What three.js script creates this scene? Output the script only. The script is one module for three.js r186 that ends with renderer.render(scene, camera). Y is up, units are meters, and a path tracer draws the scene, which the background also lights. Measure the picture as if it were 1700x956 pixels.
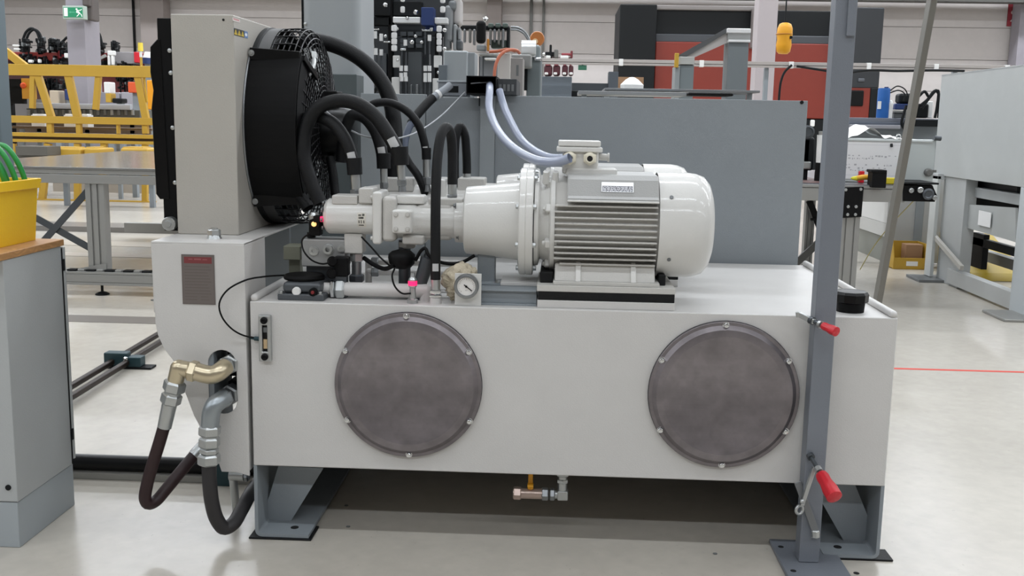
import * as THREE from 'three';
import { RoundedBoxGeometry } from 'three/addons/geometries/RoundedBoxGeometry.js';
import { mergeGeometries, toCreasedNormals } from 'three/addons/utils/BufferGeometryUtils.js';
import { RectAreaLightUniformsLib } from 'three/addons/lights/RectAreaLightUniformsLib.js';

// ---------------------------------------------------------------- camera, exposure, lights
const scene = new THREE.Scene();
const camera = new THREE.PerspectiveCamera(31.3, 1700 / 956, 0.05, 120);
camera.rotation.order = 'YXZ';
camera.position.set(-0.0407, 1.3556, 3.126);
camera.rotation.set(-0.1612, 0.0442, 0.0184);
camera.updateMatrixWorld(true);
const renderer = new THREE.WebGLRenderer({ antialias: true });
renderer.toneMapping = THREE.LinearToneMapping;
renderer.toneMappingExposure = 0.55;
renderer.shadowMap.enabled = true;
RectAreaLightUniformsLib.init();
scene.background = new THREE.Color(0x000000);

const CEIL = 7.4;
const LAMP_W = 5.6, LAMP_I = 52;
const lampDepth = z => (z < -5 ? 0.42 : z < 0 || z > 5 ? 0.34 : 0.2);
const LAMP_Z = [7.2, 2.6, -2.6, -7.8, -13, -18.2, -23.4, -28.2];
const LAMP_X = [-14.4, -7.2, 0, 7.2, 14.4];
const lampColour = new THREE.Color(0.92, 0.975, 1.045);
for (const z of LAMP_Z) for (const x of LAMP_X) {
  const l = new THREE.RectAreaLight(lampColour, LAMP_I, LAMP_W, lampDepth(z));
  l.position.set(x, CEIL - 0.62, z);
  l.lookAt(x, 0, z);
  scene.add(l);
}

// ---------------------------------------------------------------- helpers
const F = 478 / Math.tan(THREE.MathUtils.degToRad(31.3 / 2));
const V = (x, y, z) => new THREE.Vector3(x, y, z);
function ray(px, py) { return V((px - 850) / F, (478 - py) / F, -1).applyQuaternion(camera.quaternion); }
function at(px, py, z) { const d = ray(px, py), t = (z - camera.position.z) / d.z; return d.multiplyScalar(t).add(camera.position); }
function atY(px, py, y) { const d = ray(px, py), t = (y - camera.position.y) / d.y; return d.multiplyScalar(t).add(camera.position); }
function atX(px, py, x) { const d = ray(px, py), t = (x - camera.position.x) / d.x; return d.multiplyScalar(t).add(camera.position); }
const fl = (px, py) => atY(px, py, 0);
const mpp = (z) => (camera.position.z - z) * 1.02 / F;             // metres per pixel at a depth
let seed = 7;
const rnd = () => { seed = (seed * 1664525 + 1013904223) >>> 0; return seed / 4294967296; };
const rr = (a, b) => a + (b - a) * rnd();

function uvBox(g) {
  const p = g.attributes.position, n = g.attributes.normal, uv = new Float32Array(p.count * 2);
  for (let i = 0; i < p.count; i += 3) {
    let nx = 0, ny = 0, nz = 0;
    for (let k = 0; k < 3; k++) { nx += n.getX(i + k); ny += n.getY(i + k); nz += n.getZ(i + k); }
    nx = Math.abs(nx); ny = Math.abs(ny); nz = Math.abs(nz);
    for (let k = 0; k < 3; k++) {
      const j = i + k, x = p.getX(j), y = p.getY(j), z = p.getZ(j);
      let u, v;
      if (ny >= nx && ny >= nz) { u = x; v = -z; } else if (nx >= nz) { u = z; v = y; } else { u = x; v = y; }
      uv[j * 2] = u; uv[j * 2 + 1] = v;
    }
  }
  g.setAttribute('uv', new THREE.BufferAttribute(uv, 2));
  return g;
}
function fix(g) {
  let h = g.index ? g.toNonIndexed() : g;
  if (!h.attributes.normal) h.computeVertexNormals();
  for (const k of Object.keys(h.attributes)) if (k !== 'position' && k !== 'normal') h.deleteAttribute(k);
  h.morphAttributes = {}; h.clearGroups();
  return h;
}
function join(gs) { const a = gs.flat(9).map(fix); return uvBox(a.length === 1 ? a[0] : mergeGeometries(a)); }

// primitives in world coordinates
function box(x0, x1, y0, y1, z0, z1, r = 0.002) {
  const w = Math.abs(x1 - x0), h = Math.abs(y1 - y0), d = Math.abs(z1 - z0);
  r = Math.min(r, w * 0.45, h * 0.45, d * 0.45);
  const g = r > 0.0004 ? new RoundedBoxGeometry(w, h, d, r > 0.012 ? 3 : 1, r) : new THREE.BoxGeometry(w, h, d);
  return g.translate((x0 + x1) / 2, (y0 + y1) / 2, (z0 + z1) / 2);
}
// a box standing between two pixels of the photograph, its front face at depth z
function pbox(px0, py0, px1, py1, z, depth, r = 0.002) {
  const a = at(px0, (py0 + py1) / 2, z), b = at(px1, (py0 + py1) / 2, z), c = at((px0 + px1) / 2, py0, z), d = at((px0 + px1) / 2, py1, z);
  return box(a.x, b.x, d.y, c.y, z - depth, z, r);
}
const UP = V(0, 1, 0);
function orient(g, a, dir) { return g.applyQuaternion(new THREE.Quaternion().setFromUnitVectors(UP, dir.clone().normalize())).translate(a.x, a.y, a.z); }
function cyl(a, b, r0, r1 = r0, n = 20) {
  const d = b.clone().sub(a), L = d.length();
  return orient(new THREE.CylinderGeometry(r1, r0, L, n).translate(0, L / 2, 0), a, d);
}
function hex(a, b, r) {                                            // a nut with chamfered faces
  const d = b.clone().sub(a), L = d.length(), c = Math.min(L * 0.22, r * 0.16);
  const g = new THREE.LatheGeometry([[0, 0], [r * 0.84, 0], [r, c], [r, L - c], [r * 0.84, L], [0, L]].map(p => new THREE.Vector2(p[0], p[1])), 6);
  return orient(toCreasedNormals(fix(g), 0.3), a, d);
}
function lathe(prof, a, dir, n = 40, crease = 0.5) {                // prof: [radius, distance along dir]
  const g = new THREE.LatheGeometry(prof.map(p => new THREE.Vector2(Math.max(p[0], 0), p[1])), n);
  return orient(toCreasedNormals(fix(g), crease), a, dir);
}
const XD = V(1, 0, 0), ZD = V(0, 0, 1), YD = V(0, 1, 0);
const latheX = (prof, y, z, n = 48, crease) => lathe(prof.map(([x, r]) => [r, x]), V(0, y, z), XD, n, crease);  // prof: [x, radius]
function tube(pts, r, n = 0, k = 12, closed = false) {
  const c = new THREE.CatmullRomCurve3(pts, closed, 'centripetal');
  return new THREE.TubeGeometry(c, n || Math.max(8, pts.length * 7), r, k, closed);
}
function capped(pts, r, n, k) { const a = pts[0], b = pts[pts.length - 1]; return [tube(pts, r, n, k), new THREE.SphereGeometry(r, k || 12, 6).translate(a.x, a.y, a.z), new THREE.SphereGeometry(r, k || 12, 6).translate(b.x, b.y, b.z)]; }
function bar(a, b, w, h, up = UP, r = 0.002) {                     // a straight bar of section w x h from a to b
  const d = b.clone().sub(a), L = d.length(), z = d.clone().normalize();
  const x = up.clone().cross(z); if (x.lengthSq() < 1e-6) x.set(1, 0, 0); x.normalize();
  const y = z.clone().cross(x);
  const g = box(-w / 2, w / 2, -h / 2, h / 2, 0, L, r);
  return g.applyMatrix4(new THREE.Matrix4().makeBasis(x, y, z).setPosition(a));
}
function poly(pts, z0, z1, holes = [], bev = 0) {                   // pts: [x, y] outline, extruded from z0 to z1
  const s = new THREE.Shape(pts.map(p => new THREE.Vector2(p[0], p[1])));
  for (const h of holes) s.holes.push(new THREE.Path(h.map(p => new THREE.Vector2(p[0], p[1]))));
  const lo = Math.min(z0, z1), hi = Math.max(z0, z1);
  return new THREE.ExtrudeGeometry(s, { depth: hi - lo - 2 * bev, bevelEnabled: bev > 0, bevelSize: bev, bevelThickness: bev, bevelOffset: -bev, bevelSegments: 1, steps: 1 }).translate(0, 0, lo + bev);
}
function polyX(pts, x0, x1, bev = 0) {                              // pts: [z, y] section, extruded along x
  const g = poly(pts.map(([z, y]) => [-z, y]), Math.min(x0, x1), Math.max(x0, x1), [], bev);
  return g.rotateY(Math.PI / 2);
}
const ball = (c, r, n = 14) => new THREE.SphereGeometry(r, n, Math.ceil(n * 0.7)).translate(c.x, c.y, c.z);
function ring(c, dir, R, r, n = 48, k = 10) { return new THREE.TorusGeometry(R, r, k, n).applyQuaternion(new THREE.Quaternion().setFromUnitVectors(ZD, dir.clone().normalize())).translate(c.x, c.y, c.z); }
function bolt(c, dir, r, h) { const d = dir.clone().normalize(); return [hex(c, c.clone().addScaledVector(d, h), r), cyl(c, c.clone().addScaledVector(d, h * 0.14), r * 1.5, r * 1.5, 14)]; }

// things and parts
const used = {};
function numbered(n) { if (!(n in used)) { used[n] = 0; return n; } used[n]++; return n + '_' + String(used[n]).padStart(3, '0'); }
function thing(name, label, category, pos = V(0, 0, 0), group) {
  const o = new THREE.Group(); o.name = numbered(name); o.position.copy(pos); o.userData = { label, category };
  if (group) o.userData.group = group;
  scene.add(o); return o;
}
function mesh(name, gs, m, off) {
  let g = Array.isArray(gs) ? join(gs) : uvBox(fix(gs));
  if (off) g.translate(-off.x, -off.y, -off.z);
  const o = new THREE.Mesh(g, m); o.name = name; o.castShadow = o.receiveShadow = true; return o;
}
function rootOf(p) { while (p.parent && p.parent !== scene) p = p.parent; return p; }
function part(p, name, gs, m, label) {                             // gs in world coordinates; p an unrotated thing or one of its parts
  const r = rootOf(p), o = mesh(name, gs, m, r.position); p.add(o);
  if (label) o.userData.label = label;
  return o;
}
function solo(name, label, category, gs, m, pos, group) {           // a thing that is one mesh
  const g = Array.isArray(gs) ? join(gs) : uvBox(fix(gs));
  if (!pos) { g.computeBoundingBox(); const b = g.boundingBox; pos = V((b.min.x + b.max.x) / 2, b.min.y, (b.min.z + b.max.z) / 2); }
  const o = mesh(numbered(name), g, m, pos); o.position.copy(pos); o.userData = { label, category };
  if (group) o.userData.group = group;
  scene.add(o); return o;
}
function struct(name, gs, m) { const o = mesh(name, gs, m); o.userData = { kind: 'structure' }; scene.add(o); return o; }
function copyOf(root, pos, label, group) {
  const c = root.clone(); c.name = numbered(root.name.replace(/_\d\d\d$/, '')); c.position.copy(pos);
  c.userData = { ...root.userData }; if (label) c.userData.label = label; if (group) c.userData.group = group;
  scene.add(c); return c;
}

// ---------------------------------------------------------------- procedural textures
function hash(x, y) { let h = (x * 374761393 + y * 668265263) | 0; h = (h ^ (h >>> 13)) * 1274126177 | 0; return ((h ^ (h >>> 16)) >>> 0) / 4294967296; }
function vnoise(x, y, per) {
  const xi = Math.floor(x), yi = Math.floor(y), fx = x - xi, fy = y - yi, w = t => ((t % per) + per) % per;
  const a = hash(w(xi), w(yi)), b = hash(w(xi + 1), w(yi)), c = hash(w(xi), w(yi + 1)), d = hash(w(xi + 1), w(yi + 1));
  const u = fx * fx * (3 - 2 * fx), v = fy * fy * (3 - 2 * fy);
  return a + (b - a) * u + (c - a) * v + (a - b - c + d) * u * v;
}
function fbm(u, v, f, o) { let s = 0, a = 0.5, t = 0; for (let i = 0; i < o; i++) { s += a * vnoise(u * f, v * f, f); t += a; a *= 0.55; f *= 2; } return s / t; }
function tex(n, metres, fn, srgb) {
  const d = new Uint8Array(n * n * 4);
  for (let y = 0; y < n; y++) for (let x = 0; x < n; x++) {
    const c = fn(x / n, y / n), i = (y * n + x) * 4, a = Array.isArray(c) ? c : [c, c, c];
    for (let k = 0; k < 3; k++) d[i + k] = Math.max(0, Math.min(255, a[k] * 255));
    d[i + 3] = 255;
  }
  const t = new THREE.DataTexture(d, n, n); t.magFilter = THREE.LinearFilter; t.minFilter = THREE.LinearMipmapLinearFilter; t.generateMipmaps = true;
  t.wrapS = t.wrapT = THREE.RepeatWrapping; t.repeat.set(1 / metres, 1 / metres);
  if (srgb) t.colorSpace = THREE.SRGBColorSpace;
  t.needsUpdate = true; return t;
}
function rescale(t, metres) { const c = t.clone(); c.repeat.set(1 / metres, 1 / metres); c.needsUpdate = true; return c; }
function canvasTex(w, h, draw) {
  const c = document.createElement('canvas'); c.width = w; c.height = h; draw(c.getContext('2d'), w, h);
  const t = new THREE.CanvasTexture(c); t.colorSpace = THREE.SRGBColorSpace; t.anisotropy = 4; return t;
}
const T = {
  peel: tex(256, 0.06, (u, v) => fbm(u, v, 24, 3)),
  wear: tex(512, 0.9, (u, v) => 0.92 + 0.08 * fbm(u, v, 6, 6)),
  rough: tex(256, 0.5, (u, v) => 0.75 + 0.25 * fbm(u, v, 8, 5)),
  floor: tex(1024, 2.6, (u, v) => {
    const a = fbm(u, v, 5, 7), b = fbm(u + 0.37, v + 0.11, 60, 3), s = vnoise(u * 260, v * 260, 260);
    let k = 0.95 + 0.045 * (a - 0.5) + 0.05 * (b - 0.5); if (s > 0.972) k -= 0.16 * (s - 0.972) / 0.028;
    return [k, k * 0.985, k * 0.955];
  }, true),
  floorR: tex(512, 3.1, (u, v) => 0.8 + 0.2 * fbm(u, v, 6, 4)),
  cover: tex(512, 0.5, (u, v) => {
    const a = fbm(u, v, 5, 6), b = fbm(u, v + 0.3, 14, 4), s = vnoise(u * 3, v * 120, 120);
    const k = 0.60 + 0.15 * (a - 0.5) + 0.10 * (b - 0.5) + 0.01 * (s - 0.5); return [k, k * 0.975, k * 0.985];
  }, true),
  wood: tex(512, 0.5, (u, v) => { const g = fbm(u * 1 + 0.0, v, 4, 3), l = 0.5 + 0.5 * Math.sin((v * 36 + g * 8) * 6.283); const k = 0.82 + 0.16 * l * fbm(u, v, 30, 2); return [k * 0.86, k * 0.68, k * 0.47]; }, true),
  rust: tex(256, 0.4, (u, v) => { const a = fbm(u, v, 8, 5); return [0.34 + 0.2 * a, 0.31 + 0.15 * a, 0.29 + 0.12 * a]; }, true),
};

function mat(col, rough = 0.5, metal = 0, o = {}) {
  const { peel, wear, ...rest } = o;
  const m = new THREE.MeshStandardMaterial({ color: col, roughness: rough, metalness: metal, ...rest });
  if (peel) { m.bumpMap = T.peel; m.bumpScale = peel; }
  if (wear) m.map = T.wear;
  return m;
}
function phys(col, rough, metal, o) { return new THREE.MeshPhysicalMaterial({ color: col, roughness: rough, metalness: metal, ...o }); }
const M = {
  tank: mat(0xd3d1ce, 0.42, 0, { peel: 0.0004, wear: true, roughnessMap: T.rough }),
  cooler: mat(0xb7b3ab, 0.45, 0, { peel: 0.0004, wear: true }),
  cream: phys(0xd9d8d4, 0.55, 0, { clearcoat: 0.5, clearcoatRoughness: 0.12, bumpMap: T.peel, bumpScale: 0.0003 }),
  creamDull: mat(0xc4c2bd, 0.5, 0, { peel: 0.0005 }),
  grey: mat(0x8d9499, 0.5, 0, { peel: 0.0003, wear: true }),
  panel: mat(0x8e9498, 0.5, 0, { peel: 0.0003, wear: true }),
  panelLight: mat(0x989ea1, 0.5, 0, { peel: 0.0003, wear: true }),
  post: mat(0x7c8189, 0.45, 0.15, { peel: 0.0004, wear: true }),
  cabinet: mat(0xb4b7b7, 0.5, 0, { peel: 0.0003, wear: true }),
  plinth: mat(0xa9b0b4, 0.5, 0, { wear: true }),
  black: phys(0x070708, 0.6, 0, { specularIntensity: 0.4 }),
  blackGloss: phys(0x060607, 0.35, 0, { specularIntensity: 0.5 }),
  rubber: phys(0x0d0e10, 0.55, 0, { specularIntensity: 0.6, bumpMap: T.peel, bumpScale: 0.0006 }),
  hoseRed: mat(0x2a1517, 0.5, 0),
  wire: mat(0x1c1c1e, 0.35, 0.5),
  chrome: mat(0xd8dadb, 0.16, 1),
  zinc: mat(0xb9bcbc, 0.34, 0.9, { bumpMap: T.peel, bumpScale: 0.0003 }),
  steel: mat(0x8e9193, 0.38, 0.85),
  darkSteel: mat(0x565a5e, 0.45, 0.7),
  iron: mat(0x7c7f80, 0.5, 0.5, { wear: true }),
  bright: mat(0xf2f3f3, 0.28, 0.35),
  brass: mat(0xcbbfa4, 0.3, 0.85),
  cover: new THREE.MeshStandardMaterial({ color: 0xd8d4d6, map: T.cover, roughness: 0.42, metalness: 0.62, roughnessMap: T.rough }),
  gasket: mat(0x4c4a4b, 0.6, 0.2),
  alu: mat(0x9d9d9a, 0.42, 0.5),
  aluDark: mat(0x6d6d6a, 0.5, 0.3),
  yellow: mat(0xc29b36, 0.5, 0, { wear: true }),
  crate: mat(0xffcf28, 0.42, 0, { peel: 0.0005, wear: true }),
  green: mat(0x2f9a4c, 0.42, 0),
  red: mat(0xc8202e, 0.35, 0),
  redDark: mat(0x7c2124, 0.5, 0),
  orange: mat(0x7c2615, 0.5, 0, { wear: true }),
  orangeHose: mat(0xd9592e, 0.5, 0),
  charcoal: phys(0x0f1214, 0.55, 0, { specularIntensity: 0.5 }),
  white: mat(0xe4e4e2, 0.5, 0),
  tag: new THREE.MeshStandardMaterial({ color: 0xb9b9b9, roughness: 0.8, side: THREE.DoubleSide }),
  paper: mat(0xe9e9e8, 0.8, 0),
  conduit: phys(0x99a1b5, 0.3, 0, { clearcoat: 0.3, clearcoatRoughness: 0.3 }),
  blueGrey: mat(0x4d5668, 0.5, 0),
  blue: mat(0x1d5ea8, 0.45, 0),
  navy: mat(0x1f3568, 0.45, 0),
  cloth: new THREE.MeshStandardMaterial({ color: 0xcabfa9, roughness: 0.95, side: THREE.DoubleSide, bumpMap: T.peel, bumpScale: 0.002 }),
  wood: new THREE.MeshStandardMaterial({ color: 0xf0e2d0, map: T.wood, roughness: 0.55 }),
  rod: new THREE.MeshStandardMaterial({ color: 0x6c625c, map: T.rust, roughness: 0.45, metalness: 0.5 }),
  teal: mat(0x1d3a40, 0.5, 0.1),
  card: mat(0x9c7a5c, 0.85, 0),
  tan: mat(0xd1b58c, 0.6, 0),
  floor: new THREE.MeshStandardMaterial({ color: 0xcac7c2, map: T.floor, roughness: 0.27, roughnessMap: T.floorR }),
  wall: mat(0xc8c2bf, 0.75, 0, { wear: true }),
  column: mat(0x97939a, 0.6, 0, { wear: true }),
  columnBrown: mat(0x8d8480, 0.65, 0, { wear: true }),
  ceiling: mat(0xb9b8b6, 0.8, 0),
  lampGlow: new THREE.MeshStandardMaterial({ color: 0xffffff, emissive: 0xffffff, emissiveIntensity: 4, roughness: 0.6 }),
  ledPink: new THREE.MeshStandardMaterial({ color: 0xff3c80, emissive: 0xff1060, emissiveIntensity: 1.4, roughness: 0.4 }),
  ledAmber: new THREE.MeshStandardMaterial({ color: 0xffd9a0, emissive: 0xffc070, emissiveIntensity: 2.0, roughness: 0.4 }),
  slot: mat(0x0c0d0e, 0.8, 0),
};
// ---------------------------------------------------------------- the hall
const HX = 21, ZB = -31, ZF = 19;
struct('floor', box(-HX, HX, -0.3, 0, ZB - 0.3, ZF + 0.3, 0), M.floor);
struct('ceiling', box(-HX, HX, CEIL, CEIL + 0.3, ZB - 0.3, ZF + 0.3, 0), M.ceiling);
struct('wall_left', box(-HX - 0.3, -HX, 0, CEIL, ZB - 0.3, ZF + 0.3, 0), M.wall);
struct('wall_right', box(HX, HX + 0.3, 0, CEIL, ZB - 0.3, ZF + 0.3, 0), M.wall);
struct('wall_front', box(-HX, HX, 0, CEIL, ZF, ZF + 0.3, 0), M.wall);
const wallBack = struct('wall_back', box(-HX, HX, 0, CEIL, ZB - 0.3, ZB - 0.04, 0), mat(0x8d8784, 0.8));
{
  const yj = at(1500, 98, ZB).y, ph = 1.0;
  for (let k = -4; k < 5; k++) {
    const a = Math.max(0, yj + k * ph), b = Math.min(CEIL, yj + (k + 1) * ph);
    if (b > a) wallBack.add(mesh('wall_panel', box(-HX, HX, a + 0.007, b - 0.007, ZB - 0.04, ZB, 0.004), M.wall));
  }
}
{ // wall columns, crane beam and conduits on the far wall
  const wc = (px0, px1, z, d, m, n) => { const a = at(px0, 45, z), b = at(px1, 45, z); struct(n, box(a.x, b.x, 0, CEIL, z - d, z, 0.01), m); };
  wc(233, 272, -30.3, 0.6, M.columnBrown, 'trim_1');
  wc(808, 832, -30.3, 0.6, M.columnBrown, 'trim_2');
  wc(1692, 1722, -30.3, 0.6, M.column, 'trim_3');
  wc(879, 884, -30.9, 0.1, M.aluDark, 'trim_4');
  wc(900, 904, -30.9, 0.1, M.aluDark, 'trim_5');
  wc(220, 223, -30.9, 0.1, M.charcoal, 'trim_6');
  wc(1686, 1688, -30.92, 0.08, M.aluDark, 'trim_7');
  const y = at(1650, 4, -29.6).y;
  struct('trim_8', [box(-HX, HX, y, y + 0.05, -30, -29.5), box(-HX, HX, y + 0.05, y + 0.55, -29.78, -29.72, 0), box(-HX, HX, y + 0.55, y + 0.6, -30, -29.5)], mat(0x4b4a47, 0.6));
}
// strip lights under the ceiling, each a housing with a glowing diffuser
{
  const made = {};
  for (const z of LAMP_Z) for (const x of LAMP_X) {
    const p = V(x, CEIL - 0.6, z), LAMP_D = lampDepth(z);
    if (made[LAMP_D]) { copyOf(made[LAMP_D], p); continue; }
    const proto = made[LAMP_D] = thing('ceiling_light', LAMP_D > 0.4 ? 'wide white strip light hanging below the rear hall ceiling, out of the picture' : LAMP_D > 0.3 ? 'medium white strip light hanging below the middle hall ceiling, out of the picture' : 'slim white strip light hanging below the front hall ceiling, out of the picture', 'light', p, LAMP_D > 0.4 ? 'wide strip lights under the rear ceiling' : LAMP_D > 0.3 ? 'medium strip lights under the middle ceiling' : 'slim strip lights under the front ceiling');
    part(proto, 'housing', box(x - LAMP_W / 2 - 0.04, x + LAMP_W / 2 + 0.04, p.y + 0.012, p.y + 0.1, z - LAMP_D / 2 - 0.02, z + LAMP_D / 2 + 0.02, 0.01), M.white);
    part(proto, 'diffuser', box(x - LAMP_W / 2, x + LAMP_W / 2, p.y, p.y + 0.012, z - LAMP_D / 2, z + LAMP_D / 2, 0), M.lampGlow);
    for (const s of [-1, 1]) part(proto, 'suspension', cyl(V(x + s * 2, p.y + 0.09, z), V(x + s * 2, CEIL, z), 0.008, 0.008, 6), M.steel);
  }
}

// ---------------------------------------------------------------- the tank
const YT = 0.784, YB = 0.248, ZT = -1.17;
const tank = thing('hydraulic_tank', 'large light grey steel oil tank on bent plate feet carrying the pumps and motors', 'tank');
part(tank, 'tank_body', [box(-1, 1, YB, YT, ZT, 0, 0.004)], M.tank);
for (const s of [-1, 1]) {
  part(tank, 'edge_strip', capped([V(s * 0.988, YT + 0.009, -0.012), V(s * 0.988, YT + 0.009, ZT + 0.012)], 0.012, 6, 10), M.tank);
  // bent plate foot: upright, rounded corner and floor flange
  const o = [], R = 0.022, t = 0.011;
  const X = x => s * (1 - x);
  o.push([X(0), YB + 0.002]); o.push([X(0), 0.007 + R]);
  for (let k = 1; k <= 5; k++) { const a = k / 5 * Math.PI / 2; o.push([X(R - R * Math.cos(a)), 0.007 + R - R * Math.sin(a)]); }
  o.push([X(0.175), 0.007]); o.push([X(0.175), 0.007 + t]); o.push([X(R + 0.004), 0.007 + t]);
  for (let k = 4; k >= 0; k--) { const a = k / 5 * Math.PI / 2; o.push([X(R - (R - t) * Math.cos(a)), 0.007 + R - (R - t) * Math.sin(a)]); }
  o.push([X(t), YB + 0.002]);
  const foot = part(tank, 'foot', poly(o, ZT + 0.02, -0.002), M.grey);
  for (const z of [-0.06, -0.9]) part(foot, 'bolt_hole', cyl(V(X(0.115), 0.0175, z), V(X(0.115), 0.0190, z), 0.013, 0.013, 16), M.slot);
}
part(tank, 'brace', poly([[462, 774], [537, 777], [479, 871], [441, 871], [436, 862], [436, 832]].map(p => { const q = at(p[0], p[1], -0.115); return [Math.max(q.x, -0.99), q.y]; }), -0.127, -0.115), M.grey);
part(tank, 'brace', poly([[1345, 799], [1419, 803], [1446, 856], [1441, 903], [1436, 908], [1406, 907]].map(p => { const q = at(p[0], p[1], -0.115); return [Math.min(q.x, 0.99), q.y]; }), -0.127, -0.115), M.grey);
for (const s of [-1, 1]) part(tank, 'brace', poly([[s * 0.79, YB], [s * 0.93, YB], [s * 0.99, 0.17], [s * 0.985, 0.018], [s * 0.92, 0.018]], -1.06, -1.05), M.grey);
{
  const pads = [[-1.02, -0.815, -0.11, 0.005, 'black rubber pad under the left front foot of the grey tank'], [0.86, 1.045, -0.085, 0.0, 'black rubber pad under the right front foot of the grey tank']];
  for (const [x0, x1, z0, z1, l] of pads) solo('rubber_pad', l, 'pad', box(x0, x1, 0, 0.0065, z0, z1, 0.002), M.rubber);
  for (const s of [-1, 1]) solo('rubber_pad', s < 0 ? 'black rubber pad under the hidden left rear foot of the tank' : 'black rubber pad under the hidden right rear foot of the tank', 'pad', box(s * 0.84, s * 1.02, 0, 0.0065, -1.14, -1.02, 0.002), M.rubber);
}
// round inspection covers on the front face
function cover(cx, cy, label, seedv) {
  const c = thing('inspection_cover', label, 'cover', V(cx, cy, 0));
  part(c, 'gasket', lathe([[0.2, 0], [0.2335, 0], [0.2335, 0.004], [0.2, 0.004]], V(cx, cy, 0), ZD, 72), M.gasket);
  const p = part(c, 'plate', lathe([[0.232, 0.004], [0.232, 0.013], [0.2305, 0.0145], [0.221, 0.0145], [0.2085, 0.0265], [0.206, 0.027], [0.187, 0.0275], [0.185, 0.0268], [0, 0.0268]], V(cx, cy, 0), ZD, 96, 0.35), M.cover);
  for (let k = 0; k < 6; k++) {
    const a = Math.PI / 2 + k * Math.PI / 3 + 0.02, q = V(cx + Math.cos(a) * 0.2225, cy + Math.sin(a) * 0.2225, 0.0145);
    part(c, 'bolt', [cyl(q, V(q.x, q.y, 0.0175), 0.0105, 0.0105, 16), lathe([[0.0082, 0.003], [0.0082, 0.009], [0.0065, 0.0125], [0.003, 0.0142], [0, 0.0145]], q, ZD, 16, 0.9)], M.chrome);
  }
  return c;
}
cover(-0.4995, 0.5299, 'left one of two round bare metal covers on the tank front, below the gauge', 1);
cover(0.4832, 0.5292, 'right one of two round bare metal covers on the tank front, beside the post', 2);

// level gauge
{
  const a = at(442, 560, 0), t = thing('level_gauge', 'narrow metal oil level gauge with two black screws on the tank front', 'gauge', V(a.x, a.y, 0));
  const w = 0.0185, h = 0.073;
  part(t, 'frame', [poly([[-w, -h], [w, -h], [w, h], [-w, h]].map(p => [a.x + p[0], a.y + p[1]]), 0, 0.02, [[[-0.008, -0.042], [0.008, -0.042], [0.008, 0.042], [-0.008, 0.042]].map(p => [a.x + p[0], a.y + p[1]])], 0.002)], M.zinc);
  part(t, 'sight_glass', box(a.x - 0.008, a.x + 0.008, a.y - 0.042, a.y + 0.042, 0.0, 0.008, 0), M.blackGloss);
  part(t, 'scale', box(a.x - 0.006, a.x + 0.006, a.y - 0.034, a.y - 0.004, 0.006, 0.0105, 0), M.tan);
  part(t, 'float', box(a.x - 0.006, a.x + 0.006, a.y + 0.018, a.y + 0.034, 0.006, 0.0105, 0), M.iron);
  for (const s of [-1, 1]) part(t, 'screw', lathe([[0.011, 0], [0.011, 0.006], [0.006, 0.009], [0.004, 0.006], [0, 0.006]], V(a.x, a.y + s * 0.058, 0.019), ZD, 20), M.black);
  part(t, 'plug', [cyl(V(a.x - 0.018, a.y - 0.003, 0.011), V(a.x - 0.034, a.y - 0.002, 0.011), 0.007), cyl(V(a.x - 0.034, a.y - 0.002, 0.011), V(a.x - 0.05, a.y, 0.012), 0.0045, 0.0035)], M.teal);
  const p = [[426, 561, 0.012], [405, 557, 0.018], [385, 546, 0.024], [368, 525, 0.026], [364, 504, 0.026], [377, 482, 0.028], [405, 466, 0.01], [440, 459, -0.08], [478, 456, -0.2], [502, 450, -0.3]].map(q => at(...q));
  solo('sensor_cable', 'thin black cable curving from the level gauge over the bracket to the filter lid', 'cable', tube(p, 0.0028, 60, 8), M.black, p[0]);
}
// drain valve below the tank
{
  const z = -0.06, P = (x, y) => at(x, y, z), m = mpp(z);
  const o = P(934, 795), t = thing('drain_valve', 'small steel ball valve with a yellow lever hanging under the tank', 'valve', V(o.x, YB, z));
  const e = P(934, 821), l = P(852, 818);
  part(t, 'elbow', [cyl(V(o.x, YB, z), V(o.x, e.y, z), 8 * m), hex(V(o.x, YB - 0.004, z), V(o.x, YB - 0.022, z), 11 * m), hex(V(o.x, YB - 0.03, z), V(o.x, YB - 0.045, z), 10 * m), box(e.x - 9 * m, e.x + 9 * m, e.y - 8 * m, e.y + 9 * m, z - 9 * m, z + 9 * m, 0.004), cyl(V(e.x, e.y, z), V(e.x - 22 * m, e.y, z), 7 * m)], M.zinc);
  part(t, 'nut', [hex(V(e.x - 13 * m, e.y, z), V(e.x - 22 * m, e.y, z), 10.5 * m), hex(V(e.x - 24 * m, e.y, z), V(e.x - 36 * m, e.y, z), 11 * m)], M.steel);
  part(t, 'valve_body', [cyl(V(e.x - 34 * m, e.y, z), V(l.x, e.y, z), 9 * m), hex(V(l.x + 14 * m, e.y, z), V(l.x, e.y, z), 11 * m)], mat(0xb9a69c, 0.35, 0.8));
  const lev = V(e.x - 55 * m, e.y + 9 * m, z);
  part(t, 'lever', [cyl(lev, V(lev.x, lev.y + 7 * m, z), 5 * m, 4 * m), box(lev.x - 5 * m, lev.x + 5 * m, lev.y + 5 * m, lev.y + 9 * m, z - 5 * m, z + 9 * m, 0.001), box(lev.x - 4 * m, lev.x + 4 * m, lev.y + 6 * m, YB - 0.003, z - 2 * m, z + 0.5 * m, 0.001)], mat(0xd99a1f, 0.45));
}

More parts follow.
